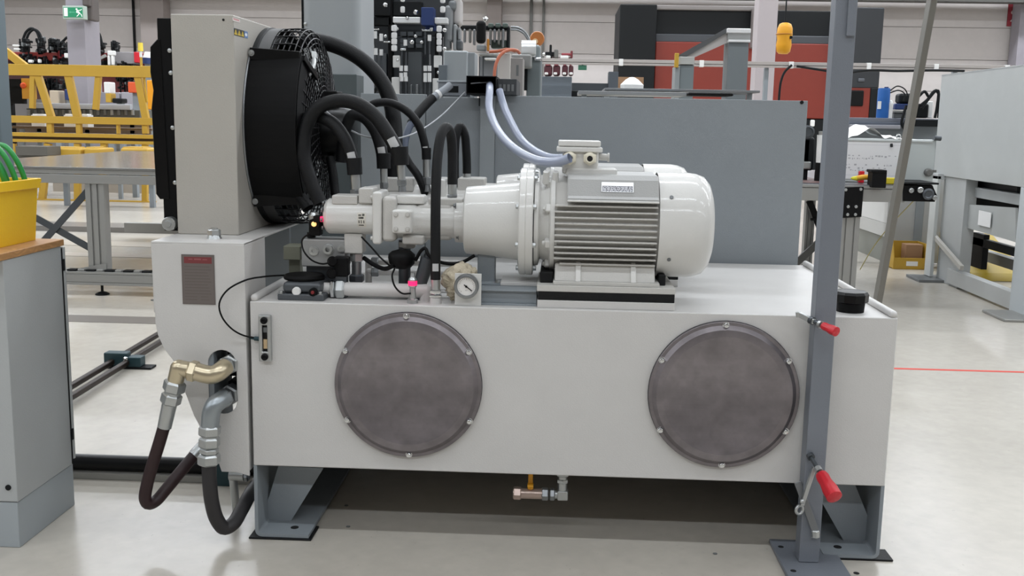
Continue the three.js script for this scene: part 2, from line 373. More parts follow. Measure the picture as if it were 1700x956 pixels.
// ---------------------------------------------------------------- motors
const AX = { y: 1.035, z: -0.19 };
const PX = (px) => at(px, 370, AX.z).x;             // world x on the shaft line
const QM = mpp(AX.z);
const xCowl0 = at(1087, 375, AX.z).x, xCowl1 = at(1180, 375, AX.z).x;
const xFin0 = at(921, 375, AX.z).x, xFin1 = xCowl0;
const motor = thing('electric_motor', 'front cream electric motor with cooling fins and terminal box on black rubber strips', 'motor', V((xFin0 + xCowl1) / 2, 0.855, AX.z));
{
  const y = AX.y, z = AX.z, R = 0.167;
  // fan cowl with rounded rear
  part(motor, 'fan_cowl', latheX([[xCowl0 + 0.006, R - 0.004], [xCowl0, R - 0.002], [xCowl0, R], [xCowl0 + 0.1, R], [xCowl1 - 0.055, R - 0.003], [xCowl1 - 0.03, R - 0.012], [xCowl1 - 0.012, R - 0.034], [xCowl1 - 0.003, R - 0.062], [xCowl1, R - 0.09], [xCowl1, 0]], y, z, 72, 0.9), M.cream);
  for (const a of [0.62, 2.2, -0.6]) { const d = V(0, Math.sin(a), Math.cos(a)), q = V(xCowl0 + 0.035, y + d.y * R, z + d.z * R); part(motor, 'cowl_screw', cyl(q.clone().addScaledVector(d, -0.003), q.clone().addScaledVector(d, 0.003), 0.006), M.iron); }
  // stator core and its horizontal fins
  part(motor, 'stator_core', latheX([[xFin0 - 0.004, 0], [xFin0 - 0.004, 0.149], [xFin1 + 0.004, 0.149], [xFin1 + 0.004, 0]], y, z, 48), M.creamDull);
  for (const s of [1, -1]) for (let k = 0; k < 11; k++) {
    const fy = y + 0.066 - k * 0.0183;
    const inner = Math.sqrt(Math.max(0.001, 0.149 ** 2 - (fy - y) ** 2)) * 0.96, outer = Math.min(0.163, Math.sqrt(0.176 ** 2 - (fy - y) ** 2));
    part(motor, 'cooling_fin', box(xFin0 + (k > 9 ? 0.018 : 0), xFin1 - 0.006, fy - 0.0027, fy + 0.0027, z + s * inner, z + s * outer, 0.0018), M.creamDull);
  }
  // smooth upper housing with the drip edge and the name plate
  const capX0 = at(942, 320, z + 0.16).x, capX1 = xFin1 - 0.004;
  part(motor, 'upper_housing', [polyX([[z + 0.166, y + 0.083], [z + 0.166, y + 0.09], [z + 0.152, y + 0.097], [z + 0.122, y + 0.146], [z + 0.10, y + 0.16], [z - 0.10, y + 0.163], [z - 0.118, y + 0.152], [z - 0.152, y + 0.097], [z - 0.166, y + 0.09], [z - 0.166, y + 0.083]], capX0, capX1, 0.003)], mat(0xa9a9a7, 0.5, 0, { peel: 0.0005 }));
  for (const s of [1, -1]) part(motor, 'drip_ledge', box(capX0, capX1, y + 0.079, y + 0.0855, z + s * 0.13, z + s * 0.172, 0.0025), M.cream);
  part(motor, 'foot_cheek', [polyX([[z + 0.118, y - 0.118], [z + 0.142, 0.8665], [z - 0.142, 0.8665], [z - 0.118, y - 0.118]], xFin0 + 0.004, xFin1 - 0.006, 0.003)], M.creamDull);
  for (const px of [960, 1052]) { const x = at(px, 450, z + 0.14).x; part(motor, 'foot_rib', [polyX([[z + 0.12, y - 0.112], [z + 0.150, 0.8665], [z - 0.150, 0.8665], [z - 0.12, y - 0.112]], x - 0.0085, x + 0.0085, 0.002)], M.cream); }
  // end shield toward the pump, with lugs
  const e0 = at(888, 375, z).x;
  part(motor, 'end_shield', [latheX([[xFin0, 0.155], [xFin0 - 0.012, 0.157], [xFin0 - 0.016, 0.15], [xFin0 - 0.018, 0.132], [e0 + 0.018, 0.118], [e0 + 0.012, 0.14], [e0, 0.142], [e0, 0]], y, z, 56)], M.cream);
  for (let k = 0; k < 8; k++) {
    const a = (k + 0.5) * Math.PI / 4, d = V(0, Math.sin(a), Math.cos(a));
    const q = V(xFin0 - 0.03, y + d.y * 0.139, z + d.z * 0.139);
    part(motor, 'shield_lug', [bar(q, q.clone().add(V(0.04, 0, 0)), 0.026, 0.026, d, 0.005), ...bolt(q.clone().add(V(0.0, 0, 0)), V(-1, 0, 0), 0.007, 0.008)], M.cream);
  }
  // terminal box
  const a = at(934, 250, z + 0.055), b = at(993, 283, z + 0.055);
  const tb = part(motor, 'terminal_box', [box(a.x, b.x, b.y - 0.012, a.y, z - 0.065, z + 0.055, 0.006), box(a.x + 0.012, b.x + 0.06, b.y - 0.022, b.y + 0.006, z - 0.06, z + 0.06, 0.006)], M.cream);
  const lt = at(934, 233, z + 0.055).y;
  part(tb, 'lid', [box(a.x - 0.019, b.x + 0.012, a.y - 0.004, a.y + 0.012, z - 0.075, z + 0.066, 0.004), box(a.x - 0.014, b.x + 0.006, a.y + 0.014, lt, z - 0.07, z + 0.06, 0.004), box(a.x - 0.008, b.x, a.y + 0.01, a.y + 0.016, z - 0.064, z + 0.054, 0)], M.cream);
  for (const [px, py] of [[946, 262], [979, 263]]) {
    const g = at(px, py, z + 0.056);
    part(tb, 'cable_gland', [hex(V(g.x, g.y, z + 0.054), V(g.x, g.y, z + 0.066), 0.0225), lathe([[0.019, 0.01], [0.019, 0.018], [0.013, 0.024], [0.009, 0.024], [0.009, 0.012], [0, 0.012]], V(g.x, g.y, z + 0.054), ZD, 24)], mat(0xe6e0cc, 0.45));
    if (px > 960) part(tb, 'gland_hole', cyl(V(g.x, g.y, z + 0.064), V(g.x, g.y, z + 0.0775), 0.0095), M.slot);
  }
  const sg = at(997, 260, z + 0.01);
  part(tb, 'side_plug', [cyl(V(sg.x - 0.01, sg.y, sg.z), V(sg.x + 0.022, sg.y - 0.002, sg.z), 0.011), cyl(V(sg.x + 0.022, sg.y - 0.002, sg.z), V(sg.x + 0.028, sg.y - 0.002, sg.z), 0.014)], M.creamDull);
  for (const dx of [0.02, 0.05]) part(motor, 'lug', [cyl(V(a.x - dx, y + 0.13, z + 0.06), V(a.x - dx, y + 0.165, z + 0.075), 0.012, 0.009)], M.cream);
}
// name plate on the sloping housing: printed metal
const plateTex = canvasTex(256, 96, (c, w, h) => {
  c.fillStyle = '#d8d8d8'; c.fillRect(0, 0, w, h); c.fillStyle = '#5c5c60'; c.fillRect(6, 36, w - 12, h - 40);
  c.fillStyle = '#c9c9cb'; let s = 3; const r = () => (s = (s * 16807) % 2147483647) / 2147483647;
  for (let y = 42; y < h - 8; y += 9) for (let x = 10; x < w - 16;) { const l = 5 + r() * 22; c.fillRect(x, y, l, 4); x += l + 4 + r() * 8; }
});
function plate(parent, name, w, h, t, m, edge, label) {             // printed plate: front face takes the print, local frame x right, y up, z out
  const g = new THREE.BoxGeometry(w, h, t); const o = new THREE.Mesh(g, [edge, edge, edge, edge, m, edge]); o.name = name; o.castShadow = o.receiveShadow = true; if (label) o.userData.label = label; if (parent) parent.add(o); return o;
}
{
  const p = plate(motor, 'name_plate', 0.098, 0.034, 0.002, new THREE.MeshStandardMaterial({ map: plateTex, roughness: 0.3, metalness: 0.6 }), M.steel);
  const a = at(1025, 316, AX.z + 0.138);
  const nx = 0.138, dy = a.y - AX.y;
  p.position.set(a.x - motor.position.x, AX.y + 0.1245 - motor.position.y, AX.z + 0.1368 - motor.position.z);
  p.rotation.x = -Math.atan2(0.034, 0.055);
}
// mounting base: steel plates with black rubber strips between
{
  const zf = -0.02, z1 = -0.36, P = (x, y) => at(x, y, zf);
  const xa = P(892, 490).x, xb = P(1121, 490).x;
  const t = thing('motor_base', 'flat cream steel base with a black rubber strip under the front motor', 'base', V((xa + xb) / 2, YT, AX.z));
  const y1 = 0.8085, y2 = 0.835, y3 = 0.8585;
  part(t, 'lower_plate', box(xa, xb, YT, y1 - 0.0005, z1, zf, 0.002), M.tank);
  part(t, 'rubber_strip', box(xa + 0.002, xb - 0.001, y1 - 0.0005, y2, z1 + 0.004, zf - 0.003, 0.002), M.rubber);
  part(t, 'upper_plate', box(xa - 0.002, xb, y2, y3 - 0.004, z1, zf - 0.002, 0.002), M.creamDull);
  for (const [a, b] of [[896, 918], [1096, 1108]]) part(t, 'rubber_block', box(P(a, 465).x, P(b, 465).x, y3 - 0.004, y3 + 0.03, z1 + 0.03, zf - 0.05, 0.003), M.rubber);
  part(t, 'motor_rail', box(P(918, 470).x, P(1096, 470).x, y3 - 0.004, 0.866, z1 + 0.015, zf - 0.012, 0.002), M.creamDull);
}
// bell housing and coupling flange
function bell(name, label, x0, x1, r0, r1, rf, y, z, full) {
  const t = thing(name, label, 'housing', V((x0 + x1) / 2, y - rf, z));
  part(t, 'cone', latheX([[x0, 0], [x0, r0 - 0.006], [x0 + 0.004, r0], [x0 + 0.02, r0 + 0.002], [x1 - 0.06, r1 - 0.004], [x1 - 0.04, r1], [x1 - 0.04, 0]], y, z, 64), M.cream);
  part(t, 'flange', latheX([[x1 - 0.046, 0], [x1 - 0.046, rf - 0.004], [x1 - 0.043, rf], [x1 - 0.026, rf], [x1 - 0.024, rf - 0.002], [x1 - 0.022, rf], [x1 - 0.004, rf], [x1 - 0.001, rf - 0.004], [x1 - 0.001, 0]], y, z, 72, 0.4), M.cream);
  for (let k = 0; k < 8; k++) { const a = (k + 0.5) * Math.PI / 4, q = V(x1, y + Math.sin(a) * rf * 0.9, z + Math.cos(a) * rf * 0.9); part(t, 'bolt', bolt(V(x1 - 0.002, q.y, q.z), XD, 0.0085, 0.012), M.zinc); part(t, 'bolt', bolt(V(x1 - 0.046, q.y, q.z), V(-1, 0, 0), 0.0085, 0.009), M.zinc); }
  return t;
}
const xB0 = PX(773), xB1 = PX(887);
bell('bell_housing', 'cream bell housing bolted between the front motor and the pumps', xB0, xB1, 0.108, 0.128, 0.172, AX.y, AX.z, true);

// rear motor: the same machine on the far side of the tank
{
  const off = V(at(1139, 290, -0.66).x - (xCowl1 - 0.02), 0.008, -0.47);
  const r = copyOf(motor, motor.position.clone().add(off), 'rear cream electric motor mostly hidden behind the front motor and its terminal box');
  // the hidden terminal box of the rear unit sits lower
  r.children = r.children.filter(c => c.name !== 'terminal_box' && c.name !== 'name_plate' && c.name !== 'lug');
  const p = r.position, t = thing('motor_base', 'cream steel base under the rear motor, hidden behind the front motor', 'base', V(p.x, YT, p.z));
  part(t, 'upper_plate', box(p.x - 0.19, p.x + 0.2, YT + 0.05, p.y + 0.008, p.z - 0.16, p.z + 0.16, 0.003), M.creamDull);
  part(t, 'rubber_strip', box(p.x - 0.19, p.x + 0.2, YT + 0.025, YT + 0.05, p.z - 0.155, p.z + 0.155, 0.002), M.rubber);
  part(t, 'lower_plate', box(p.x - 0.19, p.x + 0.2, YT, YT + 0.025, p.z - 0.16, p.z + 0.16, 0.003), M.tank);
  const zr = AX.z + off.z, xr1 = xB1 + off.x, xr0 = at(825, 300, zr).x;
  bell('bell_housing', 'rear cream bell housing showing behind the front one', xr0, xr1, 0.115, 0.128, 0.16, AX.y + off.y, zr);
  // rear pump, glimpsed between the hoses
  const pt = thing('hydraulic_pump', 'rear cream pump behind the front pump, its top showing under the hoses', 'pump', V(xr0 - 0.2, AX.y + off.y - 0.1, zr));
  const yy = AX.y + off.y;
  part(pt, 'housing', latheX([[xr0 - 0.5, 0], [xr0 - 0.5, 0.06], [xr0 - 0.42, 0.075], [xr0 - 0.2, 0.075], [xr0 - 0.2, 0.085], [xr0, 0.085], [xr0, 0]], yy, zr), M.cream);
  part(pt, 'flange', [box(xr0 - 0.22, xr0 - 0.18, yy - 0.1, yy + 0.1, zr - 0.09, zr + 0.09, 0.008)], M.cream);
  part(pt, 'port_block', box(xr0 - 0.42, xr0 - 0.3, yy + 0.05, yy + 0.1, zr - 0.05, zr + 0.06, 0.006), M.creamDull);
  part(pt, 'port_block', [box(xr0 - 0.14, xr0 - 0.04, yy + 0.05, yy + 0.105, zr - 0.05, zr + 0.06, 0.006)], M.creamDull);
}
// ---------------------------------------------------------------- cooler, its bracket and fan
const CX0 = -1.297, CX1 = -1.092, CY0 = 0.9665, CY1 = 1.673, CZ = -0.2, CZ1 = -1.02;
const pp = (a, z) => a.map(q => { const w = at(q[0], q[1], z); return [w.x, w.y]; });
function slotPts(cx0, cx1, y0, y1, n = 10) {                        // upright slot with round ends
  const r = (cx1 - cx0) / 2, c = (cx0 + cx1) / 2, o = [];
  for (let k = 0; k <= n; k++) { const a = Math.PI * k / n; o.push([c + r * Math.cos(a), y1 - r + r * Math.sin(a)]); }
  for (let k = 0; k <= n; k++) { const a = Math.PI + Math.PI * k / n; o.push([c + r * Math.cos(a), y0 + r + r * Math.sin(a)]); }
  return o;
}
const bracket = thing('cooler_bracket', 'light grey sheet steel bracket with a slotted opening carrying the oil cooler', 'bracket', V(-1.16, 0.2, -0.1));
{
  const out = pp([[250, 404], [405, 407], [411, 790], [393, 784], [368, 783], [362, 766], [350, 742], [322, 690], [287, 598], [272, 578], [262, 556], [258, 536]], 0.005);
  out[1][0] = out[2][0] = -1.012;
  const s0 = at(346, 632, 0.005), s1 = at(393, 632, 0.005), sy1 = at(370, 581, 0.005).y, sy0 = at(370, 687, 0.005).y;
  part(bracket, 'front_sheet', poly(out, 0, 0.005, [slotPts(s0.x, s1.x, sy0, sy1)], 0.0012), M.tank);
  part(bracket, 'side_sheet', poly([[-0.001, CY0 - 0.001], [0.22, CY0 - 0.001], [0.22, 0.28], [0.12, 0.23], [-0.001, 0.23]], 0, 0.005).rotateY(Math.PI / 2).translate(-1.017, 0, 0), M.tank);
  part(bracket, 'top_sheet', box(-1.306, -1.012, CY0 - 0.008, CY0, CZ1, 0.004, 0.003), M.tank);
  part(bracket, 'left_return', box(-1.306, -1.302, 0.74, CY0 - 0.008, -0.3, 0.001, 0.001), M.tank);
  part(bracket, 'rear_leg', box(-1.27, -1.04, 0.0, CY0 - 0.008, CZ1, CZ1 + 0.08, 0.003), M.grey);
  part(bracket, 'cross_plate', box(-1.3, -1.03, 0.6, CY0 - 0.008, -0.62, -0.6, 0.001), M.grey);
  part(bracket, 'inner_plate', box(-1.15, -1.12, 0.3, CY0 - 0.008, -0.18, 0, 0.001), M.grey);
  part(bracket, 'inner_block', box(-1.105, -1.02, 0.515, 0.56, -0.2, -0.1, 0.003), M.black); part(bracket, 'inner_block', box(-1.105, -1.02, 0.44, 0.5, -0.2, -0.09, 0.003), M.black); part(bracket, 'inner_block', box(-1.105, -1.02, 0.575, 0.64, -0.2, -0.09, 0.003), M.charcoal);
  const n = at(356, 397, -0.1), q = V(n.x, CY0, n.z);
  part(bracket, 'lifting_bolt', [lathe([[0.024, 0], [0.022, 0.004], [0.019, 0.012]], q, UP, 24), hex(V(q.x, q.y + 0.008, q.z), V(q.x, q.y + 0.03, q.z), 0.021), cyl(V(q.x, q.y + 0.03, q.z), V(q.x, q.y + 0.034, q.z), 0.012)], M.zinc);
  const tx = canvasTex(280, 430, (c, w, h) => {
    c.fillStyle = '#6f6763'; c.fillRect(0, 0, w, h); c.fillStyle = '#7c3a3c'; c.fillRect(22, 20, w - 44, 56);
    c.fillStyle = '#96595a'; c.fillRect(60, 36, 36, 8); c.fillRect(108, 34, 60, 12); c.fillRect(180, 38, 40, 8);
    c.fillStyle = '#665d59'; for (let y = 100; y < 400; y += 26) { c.fillRect(24, y, 100 + (y * 7) % 60, 7); c.fillRect(160, y, 60 + (y * 5) % 40, 7); }
    c.strokeStyle = '#645b58'; c.lineWidth = 4; c.strokeRect(8, 8, w - 16, h - 16);
  });
  const a = at(329.5, 464, 0.006), p = plate(bracket, 'rating_plate', 0.104, 0.157, 0.002, new THREE.MeshStandardMaterial({ map: tx, roughness: 0.45, metalness: 0.15 }), M.steel, 'brown grey rating plate with a red header band');
  p.position.set(a.x - bracket.position.x, a.y - bracket.position.y, 0.006 - bracket.position.z);
}
const cooler = thing('oil_cooler', 'tall beige box oil cooler with a black radiator block on its left', 'cooler', V((CX0 + CX1) / 2, CY0, CZ));
{
  part(cooler, 'casing', box(CX0, CX1, CY0, CY1, CZ1, CZ, 0.004), M.cooler);
  const h = at(371, 33, CZ); part(cooler, 'hole', cyl(V(h.x, h.y, CZ), V(h.x, h.y, CZ + 0.0015), 0.004), M.slot);
  const rx = at(256, 200, CZ - 0.02).x, r1 = at(266, 200, CZ - 0.02).x;
  const yA = at(270, 30, CZ - 0.02).y, yB = at(280, 383, CZ - 0.02).y;
  part(cooler, 'radiator', [box(r1, CX0 + 0.004, yB, yA, CZ1 + 0.02, CZ - 0.02, 0.003)], M.black);
  part(cooler, 'radiator_flange', [poly(pp([[252, 78], [263, 66], [268, 66], [284, 330], [268, 330], [262, 322], [259, 270], [254, 180], [257, 150], [252, 120]], CZ - 0.03), CZ1 + 0.03, CZ - 0.016, [], 0.002)], M.blackGloss);
  for (const [x, y] of [[285, 121], [288, 212], [292, 303], [283, 84]]) { const q = at(x - 1, y, CZ - 0.02); part(cooler, 'screw', lathe([[0.007, 0], [0.007, 0.004], [0, 0.007]], q, ZD, 12), M.zinc); }
  const k = at(282, 371, CZ - 0.005); part(cooler, 'end_plug', lathe([[0.0225, -0.05], [0.0225, 0.012], [0.02, 0.016], [0.012, 0.016], [0.01, 0.02], [0, 0.02]], k, ZD, 28), M.zinc);
  // stickers on the side next to the fan
  const st = canvasTex(260, 90, (c, w, h) => {
    c.fillStyle = '#1c1b17'; c.fillRect(0, 0, w, h); c.fillStyle = '#d7b81e';
    for (let i = 0; i < 3; i++) { c.beginPath(); c.moveTo(12 + i * 62, h - 10); c.lineTo(40 + i * 62, 8); c.lineTo(68 + i * 62, h - 10); c.fill(); }
    c.fillStyle = '#1c1b17'; for (let i = 0; i < 3; i++) c.fillRect(37 + i * 62, 40, 6, 26);
    c.fillStyle = '#5b7fb4'; c.fillRect(196, 0, 64, h); c.fillStyle = '#e4e8ee'; c.beginPath(); c.arc(228, 45, 22, 0, 7); c.fill();
  });
  const s1 = canvasTex(160, 60, (c, w, h) => { c.fillStyle = '#d9cfcb'; c.fillRect(0, 0, w, h); c.fillStyle = '#c0646c'; c.fillRect(10, 10, 130, 24); c.fillStyle = '#ddb3b3'; for (let i = 0; i < 6; i++) c.fillRect(18 + i * 20, 16, 12, 12); });
  const side = (n, x0, y0, x1, y1, tx, l) => {
    const a = atX(x0, y0, CX1), b = atX(x1, y1, CX1), p = plate(cooler, n, a.z - b.z, a.y - b.y, 0.001, new THREE.MeshStandardMaterial({ map: tx, roughness: 0.5 }), M.white, l);
    p.rotation.y = Math.PI / 2; p.position.set(CX1 + 0.0006 - cooler.position.x, (a.y + b.y) / 2 - cooler.position.y, (a.z + b.z) / 2 - cooler.position.z);
  };
  side('warning_sticker', 387, 46, 411, 64, st, 'black sticker with three yellow warning triangles and a blue sign');
  side('maker_sticker', 386, 29, 398, 38, s1, 'small pink printed sticker');
}
const FC = V(CX1, 1.318, -0.625), FR = 0.345;
const fan = thing('cooling_fan', 'black fan in a round wire guard with dark motor on the cooler side', 'fan', V(CX1, FC.y - FR, FC.z));
{
  const on = (x, r, a) => V(CX1 + x, FC.y + r * Math.sin(a), FC.z + r * Math.cos(a));
  part(fan, 'mounting_ring', lathe([[FR - 0.045, 0], [FR + 0.006, 0], [FR + 0.006, 0.016], [FR - 0.03, 0.05], [FR - 0.045, 0.05]], FC, XD, 80), M.charcoal);
  const w = [];
  for (const x of [0.045, 0.065, 0.085, 0.105, 0.125, 0.145, 0.16]) w.push(ring(V(CX1 + x, FC.y, FC.z), XD, FR - (x > 0.15 ? 0.012 : 0), 0.0024, 80, 5));
  for (let r = 0.315; r > 0.11; r -= 0.0165) w.push(ring(V(CX1 + 0.164 + (FR - r) * 0.14, FC.y, FC.z), XD, r, 0.0024, 72, 5));
  for (let k = 0; k < 40; k++) { const a = k / 40 * Math.PI * 2; w.push(tube([on(0.04, FR, a), on(0.145, FR, a), on(0.164, FR - 0.02, a), on(0.197, 0.11, a)], 0.0026, 14, 5)); }
  part(fan, 'wire_guard', w, M.wire).userData.kind = 'stuff';
  part(fan, 'rim_band', lathe([[FR + 0.003, 0.02], [FR + 0.003, 0.06], [FR - 0.002, 0.06], [FR - 0.002, 0.02]], FC, XD, 80), mat(0x4a4a4a, 0.5, 0.3));
  // dark cover sheet bent around the side of the guard, between two straps
  const A0 = -0.80, A1 = 0.78, sh = [];
  const R1 = FR + 0.012, R2 = FR + 0.007;
  for (let i = 0; i <= 24; i++) { const a = A0 + (A1 - A0) * i / 24; sh.push([FC.z + R1 * Math.cos(a), FC.y + R1 * Math.sin(a)]); }
  for (let i = 24; i >= 0; i--) { const a = A0 + (A1 - A0) * i / 24; sh.push([FC.z + R2 * Math.cos(a), FC.y + R2 * Math.sin(a)]); }
  part(fan, 'cover_sheet', polyX(sh, CX1 + 0.004, CX1 + 0.176), M.black);
  const fr = []; for (let i = 0; i <= 20; i++) { const a = A0 + (A1 - A0) * i / 20; fr.push(on(0.17, FR * 0.99, a)); }
  part(fan, 'cover_face', polyX([...fr.map(p => [p.z, p.y]), [FC.z + 0.1, FC.y + 0.2], [FC.z + 0.06, FC.y], [FC.z + 0.1, FC.y - 0.2]], CX1 + 0.172, CX1 + 0.177), M.black);
  const ed = []; for (let i = 0; i <= 24; i++) ed.push(on(0.003, R1 + 0.003, A0 + (A1 - A0) * i / 24));
  part(fan, 'edge_strip', tube(ed, 0.0045, 60, 6), M.steel);
  for (const a of [A0, A1]) {
    const p = on(0, FR + 0.03, a), q = on(0.2, FR + 0.012, a), s = a > 0 ? 1 : -1;
    part(fan, 'strap', [bar(V(CX1 + 0.004, p.y - s * 0.02, p.z), V(CX1 + 0.17, p.y - s * 0.03, p.z - 0.01), 0.03, 0.04), bar(V(CX1 + 0.17, p.y - s * 0.03, p.z - 0.02), on(0.18, 0.2, a * 1.35), 0.03, 0.02)], M.blackGloss);
    part(fan, 'bolt', bolt(V(CX1 + 0.012, p.y - s * 0.018, p.z + 0.015), ZD, 0.007, 0.008), M.zinc);
  }
  const mx = at(588, 224, FC.z).x, my = at(575, 224, FC.z).y, mr = 45 * mpp(FC.z);
  part(fan, 'fan_motor', lathe([[0.05, 0.12], [mr * 0.95, 0.14], [mr, 0.2], [mr, mx - CX1 - 0.03], [mr * 0.9, mx - CX1 - 0.008], [mr * 0.7, mx - CX1], [0, mx - CX1]], V(CX1, my, FC.z), XD, 40), M.blackGloss);
  part(fan, 'hub', lathe([[0, 0.06], [0.09, 0.06], [0.1, 0.12], [0.05, 0.2], [0, 0.2]], FC, XD, 32), M.black);
  for (let k = 0; k < 7; k++) {
    const a = k / 7 * Math.PI * 2, g = new THREE.BoxGeometry(0.006, 0.24, 0.1).rotateY(0.6).translate(0, 0.19, 0).rotateX(a).translate(CX1 + 0.09, FC.y, FC.z);
    part(fan, 'blade', g, M.black);
  }
  { const b0 = at(503, 150, -0.6), b1 = at(560, 168, -0.6); part(fan, 'terminal_box', box(b0.x, b1.x, b1.y, b0.y, -0.7, -0.6, 0.006), M.black); part(fan, 'terminal_neck', cyl(V((b0.x + b1.x) / 2, FC.y, -0.65), V((b0.x + b1.x) / 2, b1.y, -0.65), 0.03), M.black); }
  part(fan, 'conduit_bracket', [tube([[468, 160, -0.42], [492, 142, -0.44], [512, 122, -0.47], [519, 108, -0.5], [520, 96, -0.52]].map(p => at(...p)), 0.012, 30, 10)], M.zinc);
  part(fan, 'gland', [hex(at(520, 100, -0.52), at(519, 88, -0.53), 0.018)], M.zinc);
}

// ---------------------------------------------------------------- pumps on the front shaft
{
  const y = AX.y, z = AX.z, x = PX;
  const t = thing('hydraulic_pump', 'cream piston pump at the free end with a printed sticker and a square flange', 'pump', V(x(590), y - 0.09, z));
  part(t, 'housing', latheX([[x(541), 0], [x(541), 0.043], [x(544), 0.052], [x(548), 0.0575], [x(625), 0.0585], [x(625), 0]], y + 0.004, z, 48), M.cream);
  part(t, 'flange', box(x(624), x(639), y - 0.078, y + 0.09, z - 0.075, z + 0.068, 0.008), M.cream);
  part(t, 'port_block', box(x(556), x(598), y + 0.045, y + 0.075, z - 0.04, z + 0.045, 0.005), M.creamDull);
  part(t, 'port_block', box(x(600), x(624), y + 0.05, y + 0.1, z - 0.04, z + 0.05, 0.006), M.creamDull);
  part(t, 'middle_block', [box(x(639), x(662), y - 0.07, y + 0.075, z - 0.07, z + 0.062, 0.014)], M.creamDull);
  for (let k = 0; k < 5; k++) { const a = -0.9 + k * 0.7; part(t, 'bolt', bolt(V(x(541), y + 0.004 + 0.046 * Math.sin(a), z + 0.046 * Math.cos(a)), V(-1, 0, 0), 0.006, 0.007), M.iron); }
  for (const [dy, dz] of [[0.072, 0.05], [-0.06, 0.05]]) part(t, 'bolt', bolt(V(x(624), y + dy, z + dz), V(-1, 0, 0), 0.007, 0.008), M.cream);
  const tx = canvasTex(120, 200, (c, w, h) => {
    c.fillStyle = '#d6d2c8'; c.fillRect(0, 0, w, h); c.fillStyle = '#45443f'; c.font = 'bold 44px sans-serif';
    for (const [a, b, l, k] of [[14, 24, 40, 20], [66, 14, 34, 30], [18, 56, 70, 26], [16, 104, 16, 40], [50, 100, 12, 46], [84, 104, 14, 40], [18, 166, 70, 16]]) { c.fillRect(a, b, l, k); c.fillStyle = '#8a877e'; c.fillRect(a + 6, b + 7, l * 0.3, k * 0.3); c.fillStyle = '#45443f'; }
  });
  const g = new THREE.CylinderGeometry(0.0592, 0.0592, x(613) - x(599), 10, 1, true, 0, 0.62); g.rotateX(Math.PI / 2);
  const uv = g.attributes.uv, p0 = g.attributes.position;
  const st = new THREE.BufferGeometry();
  { // curved sticker wrapped on the housing
    const n = 8, pos = [], tv = [], idx = [], xa = x(599), xb = x(613);
    for (let i = 0; i <= n; i++) { const a = 0.30 - 0.8 * i / n; for (const [xx, u] of [[xa, 0], [xb, 1]]) { pos.push(xx, y + 0.004 + 0.0592 * Math.sin(a), z + 0.0592 * Math.cos(a)); tv.push(u, 1 - i / n); } }
    for (let i = 0; i < n; i++) { const k = i * 2; idx.push(k, k + 2, k + 1, k + 1, k + 2, k + 3); }
    st.setAttribute('position', new THREE.Float32BufferAttribute(pos, 3)); st.setAttribute('uv', new THREE.Float32BufferAttribute(tv, 2)); st.setIndex(idx); st.computeVertexNormals();
    st.translate(-t.position.x, -t.position.y, -t.position.z);
  }
  const sm = new THREE.Mesh(st, new THREE.MeshStandardMaterial({ map: tx, roughness: 0.5, side: THREE.DoubleSide })); sm.name = 'sticker'; sm.userData.label = 'small printed sticker'; sm.castShadow = sm.receiveShadow = true; t.add(sm);

  const u = thing('hydraulic_pump', 'cream gear pump in the middle, between the flanged pump and the bell housing', 'pump', V(x(715), y - 0.09, z));
  part(u, 'housing', latheX([[x(661), 0], [x(661), 0.058], [x(690), 0.058], [x(694), 0.054], [x(756), 0.054], [x(757), 0.066], [x(773), 0.068], [x(773), 0]], y - 0.006, z, 48), M.cream);
  part(u, 'port_flange', [box(x(657), x(690), y - 0.04, y + 0.035, z + 0.02, z + 0.085, 0.008)], M.cream);
  part(u, 'port_flange', [box(x(672), x(708), y - 0.078, y - 0.048, z - 0.05, z + 0.06, 0.007)], M.creamDull);
  part(u, 'top_block', box(x(660), x(706), y + 0.05, y + 0.078, z - 0.04, z + 0.03, 0.006), M.cream);
  part(u, 'top_block', box(x(712), x(770), y + 0.046, y + 0.07, z - 0.055, z + 0.02, 0.006), M.creamDull);
  part(u, 'square_housing', box(x(693), x(752), y - 0.065, y + 0.05, z - 0.06, z + 0.03, 0.012), M.creamDull);
  for (const [a, b] of [[664, 0.02], [683, 0.02], [664, -0.026], [683, -0.026]]) part(u, 'bolt', bolt(V(x(a), y + b, z + 0.085), ZD, 0.0058, 0.005), M.creamDull);
  for (const [a, b] of [[761, 0.05], [766, -0.05]]) part(u, 'bolt', bolt(V(x(a) - 0.004, y + b, z + 0.045), V(-1, 0, 0), 0.007, 0.008), M.iron);
}
